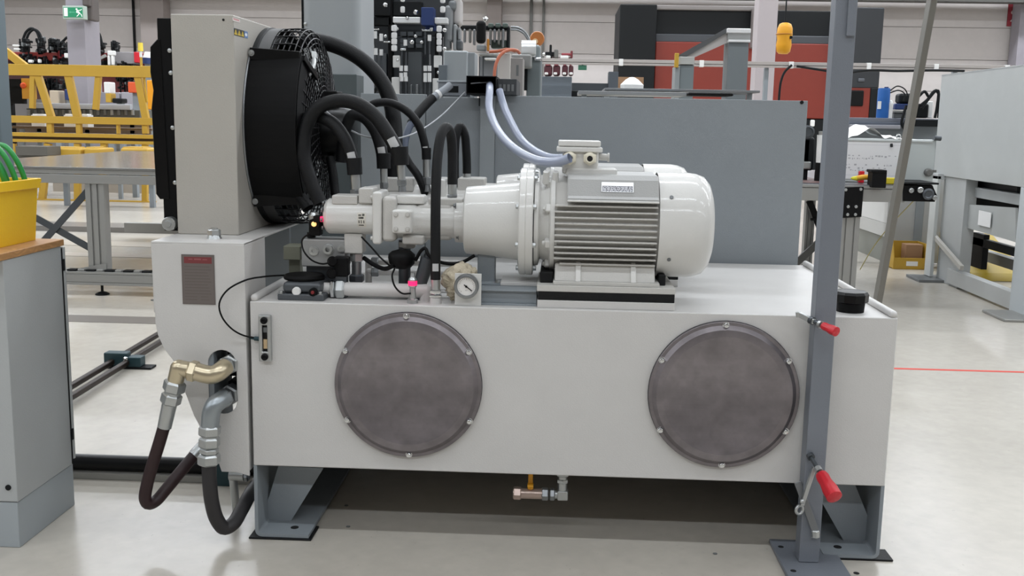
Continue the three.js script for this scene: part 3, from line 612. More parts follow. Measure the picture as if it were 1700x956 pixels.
// ---------------------------------------------------------------- hoses
// runs: pixel and depth triples; end fittings are laid along the last piece of the run
function hose(name, label, run, r, m, o = {}) {
  const pts = run.map(p => at(p[0], p[1], p[2]));
  const t = thing(name, label, 'hose', pts[0].clone());
  part(t, 'rubber_hose', tube(pts, r, Math.max(40, pts.length * 9), 16), m);
  // end fitting from the hose end p to the pixel it reaches: sleeve, crimped ferrule, nut and adapter
  const fit = (p, to, rf = 0.72) => {
    const e = at(to[0], to[1], p.z), d = e.clone().sub(p), L = d.length(); d.normalize();
    const q = k => p.clone().addScaledVector(d, L * k);
    if (o.collar) part(t, 'collar', cyl(p.clone().addScaledVector(d, -r * 2.2), q(0.08), r * 1.2, r * 1.15, 18), M.rubber);
    part(t, 'ferrule', cyl(q(0), q(0.58), r * rf * 1.04, r * rf, 18), M.zinc);
    part(t, 'nut', hex(q(0.58), q(0.8), r * rf * 1.25), M.steel);
    part(t, 'adapter', cyl(q(0.8), q(1), r * rf * 0.9, r * rf * 1.05, 14), M.steel);
  };
  const n = pts.length;
  if (o.end) fit(pts[n - 1], o.end, o.rf);
  if (o.start) fit(pts[0], o.start, 0.9);
  for (const g of o.tags || []) {                                   // paper tag wrapped on the hose
    const c = new THREE.CatmullRomCurve3(pts, false, 'centripetal'), a = c.getPointAt(g), b = c.getPointAt(Math.min(1, g + 0.004)), d = b.sub(a).normalize();
    const v = camera.position.clone().sub(a); v.addScaledVector(d, -v.dot(d)).normalize();
    const w = v.clone().cross(d), g2 = new THREE.CylinderGeometry(r * 1.04, r * 1.04, r * 1.5, 8, 1, true, -0.62, 1.24);
    g2.applyMatrix4(new THREE.Matrix4().makeBasis(d.clone().cross(v), d, v).setPosition(a)); part(t, 'tag', g2, M.tag);
  }
  return t;
}
hose('hydraulic_hose', 'thickest black hose arching from behind the fan guard down behind the pumps', [[496, 66, -0.78], [530, 69, -0.8], [565, 79, -0.8], [600, 99, -0.78], [630, 130, -0.76], [648, 168, -0.74], [655, 215, -0.72], [655, 262, -0.7], [654, 312, -0.68]], 0.029, M.rubber, {});
hose('hydraulic_hose', 'black hose in the widest low arch before the fan, tagged at its end', [[532, 338, -0.27], [516, 300, -0.28], [505, 262, -0.29], [507, 215, -0.3], [525, 182, -0.3], [556, 168, -0.3], [590, 171, -0.29], [622, 192, -0.28], [645, 224, -0.26], [659, 250, -0.25], [665, 270, -0.24]], 0.0235, M.rubber, { end: [668, 318], rf: 0.55, collar: 1, tags: [0.91] });
hose('hydraulic_hose', 'black hose arching inside the widest arch, ending at the square pump flange', [[566, 268, -0.46], [572, 222, -0.45], [585, 192, -0.44], [603, 194, -0.43], [622, 216, -0.42], [632, 245, -0.41], [637, 276, -0.4]], 0.0205, M.rubber, { end: [638, 322], rf: 0.6, collar: 1, tags: [0.88] });
hose('hydraulic_hose', 'black hose crossing the dark fan motor, its tagged end above the free end pump', [[512, 346, -0.36], [494, 318, -0.38], [483, 275, -0.4], [482, 232, -0.4], [497, 203, -0.38], [525, 194, -0.34], [552, 204, -0.3], [571, 228, -0.27], [583, 258, -0.26], [589, 286, -0.25]], 0.0215, M.rubber, { end: [592, 334], rf: 0.75, collar: 1, tags: [0.93] });
hose('hydraulic_hose', 'slimmer black hose arching in front of the left grey panel, right of the thickest hose', [[600, 186, -0.62], [622, 172, -0.62], [648, 171, -0.62], [675, 184, -0.61], [694, 206, -0.6], [704, 235, -0.6], [708, 260, -0.6]], 0.0145, M.rubber, { end: [709, 318], rf: 0.95, collar: 1, tags: [0.93] });
hose('hydraulic_hose', 'short black hose slanting down to the rear pump beside the thickest hose', [[668, 250, -0.62], [680, 272, -0.61], [694, 292, -0.6], [703, 312, -0.6], [708, 334, -0.62]], 0.0145, M.rubber, {});
hose('hydraulic_hose', 'tall black hose looping upright from the tank top in front of the middle pump', [[723, 464, -0.045], [723, 420, -0.05], [723, 360, -0.06], [724, 305, -0.08], [727, 255, -0.11], [733, 222, -0.14], [741, 211, -0.17], [748, 222, -0.2], [751, 252, -0.22], [751, 285, -0.22], [751, 306, -0.22]], 0.0158, M.rubber, { end: [751, 334], rf: 0.9, start: [723, 492], tags: [0.055] });
hose('hydraulic_hose', 'smaller black hose loop standing just right of the tall upright hose', [[755, 344, -0.63], [755, 300, -0.62], [755, 250, -0.61], [758, 222, -0.61], [764, 210, -0.62], [771, 222, -0.63], [774, 250, -0.64], [775, 276, -0.65], [775, 288, -0.65]], 0.0155, M.rubber, { end: [775, 330], rf: 0.9 });
hose('hydraulic_hose', 'dark hoses dropping behind the fan motor to the free end pump', [[548, 262, -0.55], [553, 290, -0.52], [556, 318, -0.5], [560, 338, -0.48]], 0.016, M.rubber, {});
{
  const cs = hose('cable_sleeve', 'dark sleeved cable bundle with a blue grey lower end hanging from the panel top', [[742, 146, -1.14], [722, 160, -1.1], [705, 176, -1.06], [690, 194, -1.02], [679, 212, -0.98], [673, 232, -0.95], [671, 256, -0.92]], 0.0145, M.blueGrey, {}); cs.userData.category = 'cable';
  part(cs, 'dark_sleeve', tube([[719, 162, -1.094], [705, 176, -1.06], [690, 194, -1.02], [683, 205, -0.995]].map(q => at(...q)), 0.0185, 24, 14), M.rubber, 'dark sleeve');
  part(cs, 'pale_cable', tube([[748, 141, -1.15], [742, 146, -1.14], [722, 160, -1.1], [717, 164, -1.09]].map(q => at(...q)), 0.0155, 20, 14), mat(0x8f949b, 0.45));
  part(cs, 'cable_tie', cyl(at(729, 155, -1.114), at(725, 158, -1.106), 0.0175), M.paper);
}
hose('power_conduit', 'light blue cable conduit, the front one of two, curving into the terminal box', [[813, 137, -1.2], [813, 150, -1.03], [812, 178, -0.9], [822, 208, -0.75], [842, 236, -0.55], [872, 258, -0.32], [905, 269, -0.16], [930, 268, -0.11], [946, 262, -0.095]], 0.0148, M.conduit, {}).userData.category = 'conduit';
hose('power_conduit', 'light blue cable conduit, the rear one of two, passing behind the terminal box', [[829, 150, -1.08], [836, 175, -1.04], [848, 202, -0.95], [864, 230, -0.85], [890, 252, -0.7], [915, 262, -0.6], [945, 262, -0.52]], 0.0148, M.conduit, {}).userData.category = 'conduit';
{
  const run = [[513, 158, -0.5], [528, 172, -0.49], [552, 194, -0.47], [578, 214, -0.45], [605, 226, -0.44], [635, 231, -0.46], [668, 228, -0.6], [700, 215, -0.78], [735, 190, -1.0], [760, 165, -1.14], [772, 153, -1.17]].map(p => at(...p));
  solo('signal_cable', 'thin pale grey cable sagging from the fan to the black box on the panel', 'cable', tube(run, 0.0031, 80, 8), mat(0xa9acb0, 0.45), run[0]);
}

// ---------------------------------------------------------------- fittings and hoses at the bracket slot
{
  const P = (x, y, z) => at(x, y, z), m = mpp(0.06);
  const t = thing('hose_assembly', 'black hose with a brass coloured elbow looping down from the upper slot part', 'hose', P(380, 603, 0));
  part(t, 'pipe_stub', [cyl(P(386, 600, -0.22), P(384, 603, -0.01), 13 * m), hex(P(385, 602, -0.03), P(378, 607, 0.015), 18 * m), hex(P(377, 608, 0.018), P(369, 612, 0.045), 17 * m)], M.zinc);
  part(t, 'elbow', [tube([P(374, 609, 0.035), P(368, 614, 0.055), P(361, 619, 0.066), P(352, 622, 0.07), P(341, 621, 0.072), P(326, 617, 0.072)], 15.5 * m, 30, 18), hex(P(328, 617.5, 0.072), P(313, 614, 0.072), 18.5 * m), cyl(P(314, 614, 0.072), P(297, 611, 0.072), 14 * m), ball(P(297, 611, 0.072), 14.5 * m, 18), cyl(P(297, 611, 0.072), P(291, 634, 0.07), 14.5 * m, 13.5 * m)], M.brass);
  part(t, 'nut', [hex(P(291.5, 632, 0.07), P(287.5, 650, 0.068), 19 * m), cyl(P(287.5, 649, 0.068), P(286.5, 654, 0.068), 14 * m), hex(P(286.5, 653, 0.068), P(282, 670, 0.067), 17.5 * m)], M.zinc);
  part(t, 'ferrule', cyl(P(282, 668, 0.067), P(273, 709, 0.065), 12.8 * m, 11.8 * m), M.zinc);
  const run = [[273, 706, 0.065], [263, 740, 0.062], [252, 775, 0.06], [244, 805, 0.058], [241, 828, 0.055], [246, 836, 0.05], [258, 832, 0.03], [275, 813, 0.0], [298, 785, -0.04], [318, 761, -0.08], [336, 740, -0.11]].map(p => P(...p));
  part(t, 'rubber_hose', tube(run, 10.6 * m, 90, 16), M.hoseRed);
  part(t, 'ferrule', cyl(P(322, 757, -0.085), P(345, 733, -0.12), 12 * m), M.zinc);
  const s = thing('hose_assembly', 'black hose with a grey steel elbow looping from the lower slot under the tank', 'hose', P(378, 660, 0));
  part(s, 'pipe_stub', [cyl(P(392, 650, -0.22), P(386, 654, -0.02), 13 * m), hex(P(388, 652, -0.04), P(377, 658, 0.015), 19 * m), hex(P(376, 659, 0.018), P(368, 663, 0.042), 17 * m)], M.steel);
  part(s, 'elbow', [tube([P(374, 660, 0.028), P(365, 665, 0.05), P(356, 673, 0.066), P(351, 684, 0.072), P(349, 700, 0.074), P(348, 712, 0.075)], 15.5 * m, 30, 18)], mat(0x9da4a8, 0.32, 0.7));
  part(s, 'nut', [hex(P(348.5, 706, 0.075), P(348, 723, 0.075), 19 * m), hex(P(348, 725, 0.075), P(347.5, 742, 0.075), 18.5 * m), cyl(P(348, 722, 0.075), P(348, 727, 0.075), 14 * m), hex(P(347.5, 743, 0.075), P(347, 753, 0.075), 16.5 * m), hex(P(347, 753, 0.075), P(347, 771, 0.075), 19.5 * m)], M.zinc);
  const r2 = [[347, 766, 0.075], [348, 800, 0.075], [352, 835, 0.07], [360, 862, 0.06], [372, 876, 0.045], [386, 870, 0.02], [401, 846, -0.04], [414, 822, -0.1], [424, 806, -0.2], [430, 798, -0.3]].map(p => P(...p));
  part(s, 'rubber_hose', tube(r2, 12.5 * m, 90, 16), mat(0x2c2a2b, 0.55));
}
// ---------------------------------------------------------------- small gear on the tank top, left to right
{
  const Z = -0.1, P = (x, y, z = Z) => at(x, y, z), m = mpp(Z);
  { // return filter head with round lid
    const c = at(505, 457, -0.12), a = at(461, 490, -0.035), b = at(538, 490, -0.035);
    const t = thing('filter_head', 'dark grey filter head with round black lid, left on the tank top', 'filter', V(c.x, YT, c.z));
    part(t, 'housing', [box(a.x, b.x, YT, YT + 0.02, -0.17, -0.03, 0.004), box(a.x + 0.012, b.x - 0.012, YT + 0.02, c.y - 0.012, -0.165, -0.045, 0.012)], mat(0x54585c, 0.45, 0.3));
    part(t, 'lid', lathe([[0.05, -0.014], [0.064, -0.01], [0.066, -0.003], [0.06, 0.004], [0.03, 0.008], [0, 0.009]], V(c.x, c.y, c.z), UP, 40), M.black);
    const d = at(493, 483, -0.043); part(t, 'dial', [lathe([[0.0135, 0], [0.0135, 0.01], [0.0115, 0.012], [0, 0.012]], d, ZD, 24)], M.white);
    const e = at(521, 484, -0.043); part(t, 'plug', lathe([[0.013, 0], [0.013, 0.014], [0.006, 0.016], [0, 0.016]], e, ZD, 20), M.black); part(t, 'red_button', lathe([[0.006, 0.016], [0.005, 0.02], [0, 0.021]], e, ZD, 14), M.redDark);
    for (const px of [466, 531]) { const q = at(px, 487, -0.04); part(t, 'bolt', bolt(V(q.x, YT + 0.02, q.z), UP, 0.007, 0.009), M.zinc); }
  }
  { // return pipe with union nuts
    const y = at(630, 481, Z).y, X = px => at(px, 481, Z).x;
    const t = thing('return_pipe', 'thick light grey pipe with hexagon union nuts lying along the tank top', 'pipe', V(X(620), YT, Z));
    part(t, 'pipe', [cyl(V(X(570), y, Z), V(X(708), y, Z), 11.5 * m, 11.5 * m, 28), ball(V(X(708), y, Z), 11.5 * m, 20), cyl(V(X(708), y, Z), V(X(708), YT, Z), 11.4 * m, 11.4 * m, 24), cyl(V(X(530), y, Z), V(X(556), y, Z), 10 * m)], M.tank);
    part(t, 'nut', hex(V(X(549), y, Z), V(X(557), y, Z), 15 * m), M.chrome); part(t, 'nut', hex(V(X(558), y, Z), V(X(573), y, Z), 16.5 * m), M.zinc);
  }
  { // manifold
    const z = -0.16, a = at(500, 397, z), b = at(573, 444, z);
    const t = thing('valve_manifold', 'grey steel manifold block with three ports left of the pumps', 'manifold', V((a.x + b.x) / 2, YT, z - 0.05));
    part(t, 'block', box(a.x, b.x, b.y, a.y, z - 0.1, z, 0.004), mat(0x9a9b9a, 0.5, 0.3));
    part(t, 'pedestal', box(a.x + 0.01, b.x - 0.03, YT, b.y, z - 0.09, z - 0.02, 0.003), M.darkSteel);
    for (const [px, py, r] of [[521, 416, 7], [546, 413, 8], [567, 413, 6]]) { const q = at(px, py, z); part(t, 'port_plug', [lathe([[r * m * 1.2, 0], [r * m * 1.2, 0.003], [r * m, 0.0035], [r * m, px === 546 ? 0.02 : 0.006], [r * m * 0.5, px === 546 ? 0.022 : 0.006], [r * m * 0.5, 0.002], [0, 0.002]], q, ZD, 20)], M.zinc); }
    const c = at(512, 394, z); part(t, 'cap', cyl(V(c.x, c.y - 0.004, z - 0.04), V(c.x, c.y + 0.012, z - 0.04), 0.014), M.black);
  }
  { // olive block left of the manifold
    const a = at(470, 408, -0.22), b = at(499, 432, -0.22);
    solo('junction_block', 'small olive grey block between the cooler bracket and the steel manifold', 'block', [box(a.x, b.x, b.y, a.y, -0.3, -0.22, 0.003), box(a.x + 0.01, b.x - 0.01, YT, b.y, -0.29, -0.25, 0.002)], mat(0x6d6e60, 0.55));
  }
  { // solenoid coils
    const z = -0.09, c = at(562, 445, z);
    const t = thing('solenoid_valve', 'black solenoid valve with round coils in front of the manifold foot', 'valve', V(c.x, YT, z));
    part(t, 'coil', [box(at(553, 445, z).x, at(577, 445, z).x, at(560, 459, z).y, at(560, 427, z).y, z - 0.045, z, 0.005)], M.black);
    for (const [px, py] of [[552, 434], [551, 454]]) part(t, 'connector', [cyl(at(px, py, z - 0.01), at(px, py, z + 0.02), 0.014, 0.013), cyl(at(px, py, z - 0.04), at(px, py, z - 0.01), 0.017)], M.blackGloss);
    part(t, 'valve_foot', box(at(556, 445, z).x, at(574, 445, z).x, YT, at(560, 459, z).y, z - 0.04, z - 0.005, 0.002), M.darkSteel);
    part(t, 'lead', tube([at(553, 434, z), at(536, 438, z), at(518, 432, z + 0.02), at(505, 418, z + 0.02), at(501, 402, z), at(506, 393, z - 0.04), at(514, 388, z - 0.06)], 0.003, 40, 6), M.black);
  }
  { // suction pipe under the flanged pump
    const z = -0.19, X = px => at(px, 420, z).x, Y = py => at(592, py, z).y;
    const t = thing('suction_pipe', 'upright steel suction pipe with a square flange below the flanged pump', 'pipe', V(X(592), YT, z));
    part(t, 'flange', box(X(575), X(605), Y(419), AX.y - 0.05, z - 0.03, z + 0.035, 0.004), M.creamDull);
    part(t, 'nut', hex(V(X(592), Y(419), z), V(X(592), Y(434), z), 0.023), M.zinc);
    part(t, 'pipe', cyl(V(X(592), Y(433), z), V(X(592), YT, z), 0.016), M.steel);
    part(t, 'pipe_collar', hex(V(X(592), Y(455), z), V(X(592), Y(468), z), 0.026), M.darkSteel);
  }
  { // two thinner lines behind
    for (const [py, r, z, l] of [[434, 0.012, -0.34, 'upper one of two thin pale pipes running behind the round black knob'], [451, 0.011, -0.28, 'lower one of two thin pale pipes running behind the pink lit sensor']]) {
      const a = at(612, py, z), b = at(760, py + 2, z);
      const t = thing('oil_line', l, 'pipe', V(a.x, YT, z));
      part(t, 'pipe', [cyl(a, V(b.x, a.y, z), r), cyl(V(b.x, a.y, z), V(b.x, YT, z), r), cyl(V(a.x, a.y, z), V(a.x, YT, z), r), ball(V(b.x, a.y, z), r), ball(a, r)], M.tank);
      part(t, 'nut', hex(V(a.x + 0.01, a.y, z), V(a.x + 0.035, a.y, z), r * 1.5), M.steel);
    }
  }
  { // round black knob on the middle pump's foot
    const z = -0.13, c = at(667, 430, z), r = 23 * mpp(z);
    const t = thing('shutoff_valve', 'valve with a big round black hand knob below the middle pump', 'valve', V(c.x, YT, z));
    part(t, 'knob', lathe([[0, -0.031], [r * 0.62, -0.029], [r * 0.92, -0.014], [r, 0.004], [r * 0.96, 0.016], [r * 0.7, 0.026], [r * 0.3, 0.031], [0, 0.031]], V(c.x, c.y, z), UP, 12, 0.9), M.black);
    part(t, 'stem', [cyl(V(c.x, c.y, z - 0.07), V(c.x, c.y, z), 0.014), cyl(V(c.x, YT, z - 0.06), V(c.x, AX.y - 0.07, z - 0.06), 0.02)], M.darkSteel);
    part(t, 'neck', hex(V(c.x + 0.01, AX.y - 0.095, z - 0.06), V(c.x + 0.01, AX.y - 0.072, z - 0.06), 0.03), M.creamDull);
    const cab = [[600, 393, -0.14], [618, 412, -0.13], [632, 428, -0.11], [646, 440, -0.1]].map(q => at(...q));
    part(t, 'cable', tube(cab, 0.003, 24, 6), M.black);
    const cb2 = [[690, 432, -0.12], [700, 415, -0.1], [706, 412, -0.1], [712, 424, -0.09], [728, 434, -0.1], [752, 438, -0.12], [770, 434, -0.13], [788, 424, -0.14]].map(q => at(...q));
    part(t, 'cable', tube(cb2, 0.0055, 50, 8), M.black);
    part(t, 'cable', tube([[655, 440, -0.1], [640, 446, -0.12], [622, 440, -0.16], [604, 428, -0.19]].map(q => at(...q)), 0.0075, 24, 8), M.black);
  }
  { // slanted cylinder
    const a = at(711, 428, -0.12), b = at(694, 482, -0.115);
    const t = thing('slanted_fitting', 'slanted dark grey cylindrical fitting beside the pink lit sensor', 'fitting', V(b.x, YT, b.z));
    part(t, 'body', cyl(b, a, 0.02, 0.024, 24), M.darkSteel); part(t, 'foot', [cyl(V(b.x, YT, b.z), b, 0.02), cyl(a, a.clone().add(V(0.006, 0.014, 0)), 0.016)], M.darkSteel);
  }
  { // pressure sensor with a pink lit ring
    const z = -0.04, c = at(685, 470, z);
    const t = thing('pressure_sensor', 'small pressure sensor with a glowing pink display on a slim metal post', 'sensor', V(c.x, YT, z));
    part(t, 'post', lathe([[0.017, 0], [0.017, 0.012], [0.011, 0.016], [0.0095, c.y - YT - 0.014], [0.0125, c.y - YT - 0.012], [0.0135, c.y - YT + 0.012], [0.008, c.y - YT + 0.02], [0.006, c.y - YT + 0.034], [0, c.y - YT + 0.034]], V(c.x, YT, z), UP, 24), M.zinc);
    part(t, 'display', lathe([[0.0138, -0.007], [0.0146, -0.005], [0.0146, 0.006], [0.0138, 0.008]], V(c.x, c.y, z), UP, 24), M.ledPink, 'glowing pink display');
    part(t, 'lead', tube([[682, 487, -0.03], [668, 487, -0.03], [656, 476, -0.03], [651, 458, -0.035], [655, 446, -0.06]].map(q => at(...q)), 0.003, 30, 6), M.black);
    const l = new THREE.PointLight(0xff2070, 0.0014, 1.2); l.position.set(c.x, c.y, z + 0.03); scene.add(l); l.castShadow = true;
  }
  { // plug with an amber lamp and a pink lamp at the pump end
    const z = -0.16, c = at(521, 372, z), e = at(534, 364, z + 0.02);
    const t = thing('valve_connector', 'black plug with a lit amber lamp and a pink lamp at the pump end', 'connector', V(c.x, at(520, 392, z).y, z));
    part(t, 'body', [cyl(V(c.x, c.y, z - 0.045), V(c.x, c.y, z - 0.002), 0.0175), box(c.x - 0.019, c.x + 0.019, at(520, 392, z).y, c.y + 0.008, z - 0.05, z - 0.006, 0.004), box(c.x, e.x, e.y - 0.012, e.y + 0.01, z - 0.05, z + 0.01, 0.003), cyl(V(c.x, c.y, z - 0.05), V(c.x + 0.035, c.y, z - 0.05), 0.01)], M.black);
    part(t, 'amber_lamp', lathe([[0.0085, 0], [0.0075, 0.005], [0, 0.008]], V(c.x, c.y, z - 0.002), ZD, 18), M.ledAmber, 'lit amber lamp');
    part(t, 'pink_lamp', box(e.x - 0.007, e.x + 0.006, e.y - 0.009, e.y + 0.009, z + 0.008, z + 0.016, 0.003), M.ledPink, 'lit pink lamp');
    part(t, 'cap', lathe([[0.018, 0], [0.018, 0.012], [0.011, 0.022], [0, 0.022]], V(c.x - 0.006, c.y + 0.014, z - 0.03), UP, 20), M.zinc);
    for (const [p, col] of [[c, 0xffb060], [e, 0xff2070]]) { const l = new THREE.PointLight(col, 0.0009, 0.8); l.position.set(p.x, p.y, z + 0.04); scene.add(l); l.castShadow = true; }
  }
  { // hose socket of the tall hose
    const z = -0.045, c = at(723, 500, z);
    const t = thing('hose_socket', 'round pale socket with a steel nut on the tank edge under the tall hose', 'fitting', V(c.x, YT, z));
    part(t, 'socket', cyl(V(c.x, YT, z), V(c.x, YT + 0.02, z), 0.0185, 0.0175, 24), M.tank);
    part(t, 'nut', [hex(V(c.x, YT + 0.02, z), V(c.x, YT + 0.028, z), 0.021), hex(V(c.x, YT + 0.03, z), V(c.x, YT + 0.044, z), 0.019)], M.chrome);
  }
  { // pressure gauge on its bracket
    const z = -0.022, a = at(755, 480, z), b = at(799, 480, z), top = at(776, 454, z).y, c = at(775, 474, z);
    const t = thing('pressure_gauge', 'round dial pressure gauge in a pale bent plate on the front edge of the tank', 'gauge', V(c.x, YT, z));
    part(t, 'bracket', [box(a.x, b.x, YT, top, z - 0.005, z, 0.001), box(a.x, b.x, YT, YT + 0.005, z - 0.06, z - 0.005, 0.001)], M.cream);
    part(t, 'bezel', lathe([[0.036, 0], [0.0385, 0.003], [0.0385, 0.018], [0.0365, 0.0235], [0.031, 0.0245], [0.0285, 0.019], [0.0285, 0.0175]], V(c.x, c.y, z), ZD, 48), M.steel);
    const tx = canvasTex(256, 256, (x) => {
      x.fillStyle = '#e9e6e2'; x.fillRect(0, 0, 256, 256); x.strokeStyle = '#77716e'; x.lineWidth = 4;
      for (let i = 0; i <= 20; i++) { const an = Math.PI * (0.75 + 1.5 * i / 20), r0 = i % 5 ? 98 : 88; x.beginPath(); x.moveTo(128 + Math.cos(an) * r0, 128 + Math.sin(an) * r0); x.lineTo(128 + Math.cos(an) * 112, 128 + Math.sin(an) * 112); x.stroke(); }
      x.fillStyle = '#8a8480'; x.font = '22px sans-serif'; x.textAlign = 'center'; x.fillText('bar', 128, 190);
    });
    const g = new THREE.CircleGeometry(0.0288, 40), d = new THREE.Mesh(g, new THREE.MeshStandardMaterial({ map: tx, roughness: 0.5 })); d.name = 'dial'; d.position.set(0, c.y - YT, 0.0175); d.receiveShadow = true; t.add(d);
    const nd = V(0.8, -0.6, 0).normalize(), o = V(c.x, c.y, z + 0.0195);
    part(t, 'needle', [bar(o.clone().addScaledVector(nd, -0.009), o.clone().addScaledVector(nd, 0.022), 0.003, 0.001, ZD, 0), cyl(o, o.clone().add(V(0, 0, 0.002)), 0.0035)], M.blackGloss);
  }
  { // crumpled cloth behind the gauge
    const c = at(766, 458, -0.085), g0 = new THREE.SphereGeometry(1, 60, 40), p = g0.attributes.position, v = V(0, 0, 0);
    for (let i = 0; i < p.count; i++) {
      v.fromBufferAttribute(p, i);
      const n = (s, k) => { const q = v.clone().multiplyScalar(s); return vnoise(q.x + q.z * 0.7 + 9 + k, q.y + q.z * 0.6 + 5, 64); };
      const f = 0.74 + 0.3 * n(2.2, 0) - 0.34 * Math.abs(n(5, 3) - 0.5) * 2 * 0.8 + 0.2 * Math.abs(n(10, 7) - 0.5);
      p.setXYZ(i, v.x * f * 0.068, v.y * f * (v.y < 0 ? 0.075 : 0.06), v.z * f * 0.05);
    }
    let g = g0; g.computeVertexNormals(); g.computeBoundingBox(); const b = g.boundingBox.min.y;
    g.translate(c.x, YT + 0.001 - b, c.z);
    solo('cleaning_rag', 'crumpled cream cleaning rag stuffed behind the pressure gauge', 'rag', g, M.cloth);
  }
  { // channel and support post below the bell housing
    const z = -0.04, a = at(803, 490, z), b = at(893, 490, z);
    const t = thing('support_channel', 'grey steel channel with a short post carrying the bell housing', 'support', V(a.x, YT, z - 0.1));
    const y = at(850, 481, z).y;
    part(t, 'channel', [box(a.x - 0.03, b.x - 0.004, YT, YT + 0.006, z - 0.2, z, 0.001), box(a.x - 0.03, b.x - 0.004, y - 0.006, y, z - 0.2, z, 0.002), box(a.x - 0.03, b.x - 0.004, YT + 0.006, y - 0.006, z - 0.16, z - 0.012, 0.001)], M.grey);
    const q = at(807, 450, -0.17);
    part(t, 'post', [box(q.x - 0.027, q.x + 0.03, y, 0.945, -0.2, -0.15, 0.004)], M.grey); part(t, 'post_foot', [box(q.x - 0.04, q.x + 0.05, y, y + 0.008, -0.21, -0.12, 0.002)], M.grey);
    for (const dx of [-0.03, 0.04]) part(t, 'bolt', bolt(V(q.x + dx, y + 0.008, -0.13), UP, 0.008, 0.01), M.zinc);
    part(t, 'upper_rail', box(q.x + 0.05, b.x - 0.004, y, y + 0.012, -0.24, -0.12, 0.002), M.tank);
  }
  { // black filler cap at the right end
    const z = -0.1, a = at(1384, 520, z), b = at(1437, 520, z), c = V((a.x + b.x) / 2, YT, z), w = (b.x - a.x) / 2;
    const yTop = at(1412, 483, z).y;
    const t = thing('breather_cap', 'black round breather cap at the right end of the tank top', 'cap', c);
    part(t, 'body', lathe([[w * 0.86, 0], [w * 0.9, yTop - YT - 0.035]], c, UP, 28), M.black);
    part(t, 'lid', lathe([[w * 0.9, yTop - YT - 0.036], [w * 1.08, yTop - YT - 0.032], [w * 1.1, yTop - YT - 0.008], [w * 0.98, yTop - YT], [w * 0.3, yTop - YT + 0.004], [0, yTop - YT + 0.004]], c, UP, 10, 0.5), M.blackGloss);
  }
}
// ---------------------------------------------------------------- the back panel and what stands on it
const ZP = -1.2, YPAN = 1.458;
{
  const X = px => at(px, 200, ZP).x;
  const t = thing('machine_enclosure', 'long grey sheet steel enclosure standing behind the tank and the motors', 'enclosure', V(X(960), 0, ZP - 0.12));
  part(t, 'main_panel', box(X(822), at(1333, 300, ZP).x, 0.04, YPAN, ZP - 0.03, ZP, 0.002), M.panel);
  part(t, 'corner_post', box(X(797), X(822), 0, YPAN, ZP - 0.05, ZP + 0.012, 0.003), M.panelLight);
  part(t, 'narrow_panel', box(X(707), X(797), 0.04, YPAN - 0.012, ZP - 0.03, ZP - 0.004, 0.002), M.panel);
  part(t, 'left_panel', box(X(598), X(706), 0.04, YPAN, ZP - 0.06, ZP - 0.012, 0.002), M.panelLight);
  part(t, 'back_frame', [box(X(598), at(1330, 300, ZP).x, 0, YPAN - 0.01, ZP - 0.5, ZP - 0.46, 0.002), box(X(598), X(598) + 0.03, 0, YPAN - 0.01, ZP - 0.46, ZP - 0.06, 0.002), box(at(1331, 300, ZP).x - 0.03, at(1331, 300, ZP).x, 0, YPAN - 0.01, ZP - 0.46, ZP - 0.03, 0.002)], M.panel);
  for (const [px, py] of [[1331, 170], [725, 162]]) { const q = at(px, py, ZP); part(t, 'screw', lathe([[0.0075, -0.004], [0.0075, 0.003], [0.003, 0.004], [0, 0.002]], q, ZD, 14), M.charcoal); }
  const s = at(797, 168, ZP); part(t, 'slot', box(s.x - 0.005, s.x - 0.001, s.y - 0.02, s.y + 0.02, ZP - 0.003, ZP - 0.001, 0), M.slot);
}
{ // open black cable box on the panel top
  const z = -1.1, a = at(774, 140, z), b = at(824, 140, z), y0 = YPAN + 0.002, y1 = at(800, 126, z).y;
  const t = thing('cable_box', 'open black cable box on the panel top with two light blue conduits', 'box', V(a.x, y0, z - 0.2));
  const w = 0.004, D = 0.42;
  part(t, 'shell', [box(a.x, b.x, y1 - w, y1, z - D, z, 0.001), box(a.x, b.x, y0, y0 + w, z - D, z, 0.001), box(a.x, a.x + w, y0, y1, z - D, z, 0.001), box(b.x - w, b.x, y0, y1, z - D, z, 0.001), box(a.x, b.x, y0, y1, z - D, z - D + w, 0.001)], M.black);
  part(t, 'edge_rail', [bar(V(a.x + 0.015, y1 - 0.03, z - 0.02), V(b.x - 0.03, y1 - 0.022, z - 0.05), 0.006, 0.006)], M.steel);
  const c = at(826, 140, z - 0.02), d = at(857, 145, z - 0.02);
  part(t, 'side_box', box(b.x, d.x, y0, y1 - 0.008, z - D, z - 0.05, 0.002), mat(0x3a3d40, 0.5));
  for (let k = 0; k < 4; k++) part(t, 'side_slot', box(b.x + 0.008 + k * 0.017, b.x + 0.018 + k * 0.017, y0 + 0.015, y1 - 0.03, z - 0.05, z - 0.047, 0), M.iron);
}
{ // grey box left of it
  const z = -1.22, a = at(727, 146, z), b = at(775, 146, z), y0 = YPAN + 0.002, y1 = at(750, 137, z).y;
  const t = thing('duct_box', 'flat grey cable duct with a dark window left of the black cable box', 'box', V(a.x, y0, z - 0.1));
  part(t, 'body', box(a.x, b.x, y0 - 0.006, y1, z - 0.16, z, 0.003), mat(0x82878d, 0.45));
  part(t, 'window', box(a.x + 0.035, b.x - 0.035, y0 + 0.008, y1 - 0.014, z, z + 0.003, 0.001), M.charcoal);
  part(t, 'lid', box(a.x - 0.004, b.x + 0.004, y1, y1 + 0.008, z - 0.164, z + 0.004, 0.002), mat(0x9aa0a6, 0.45));
}
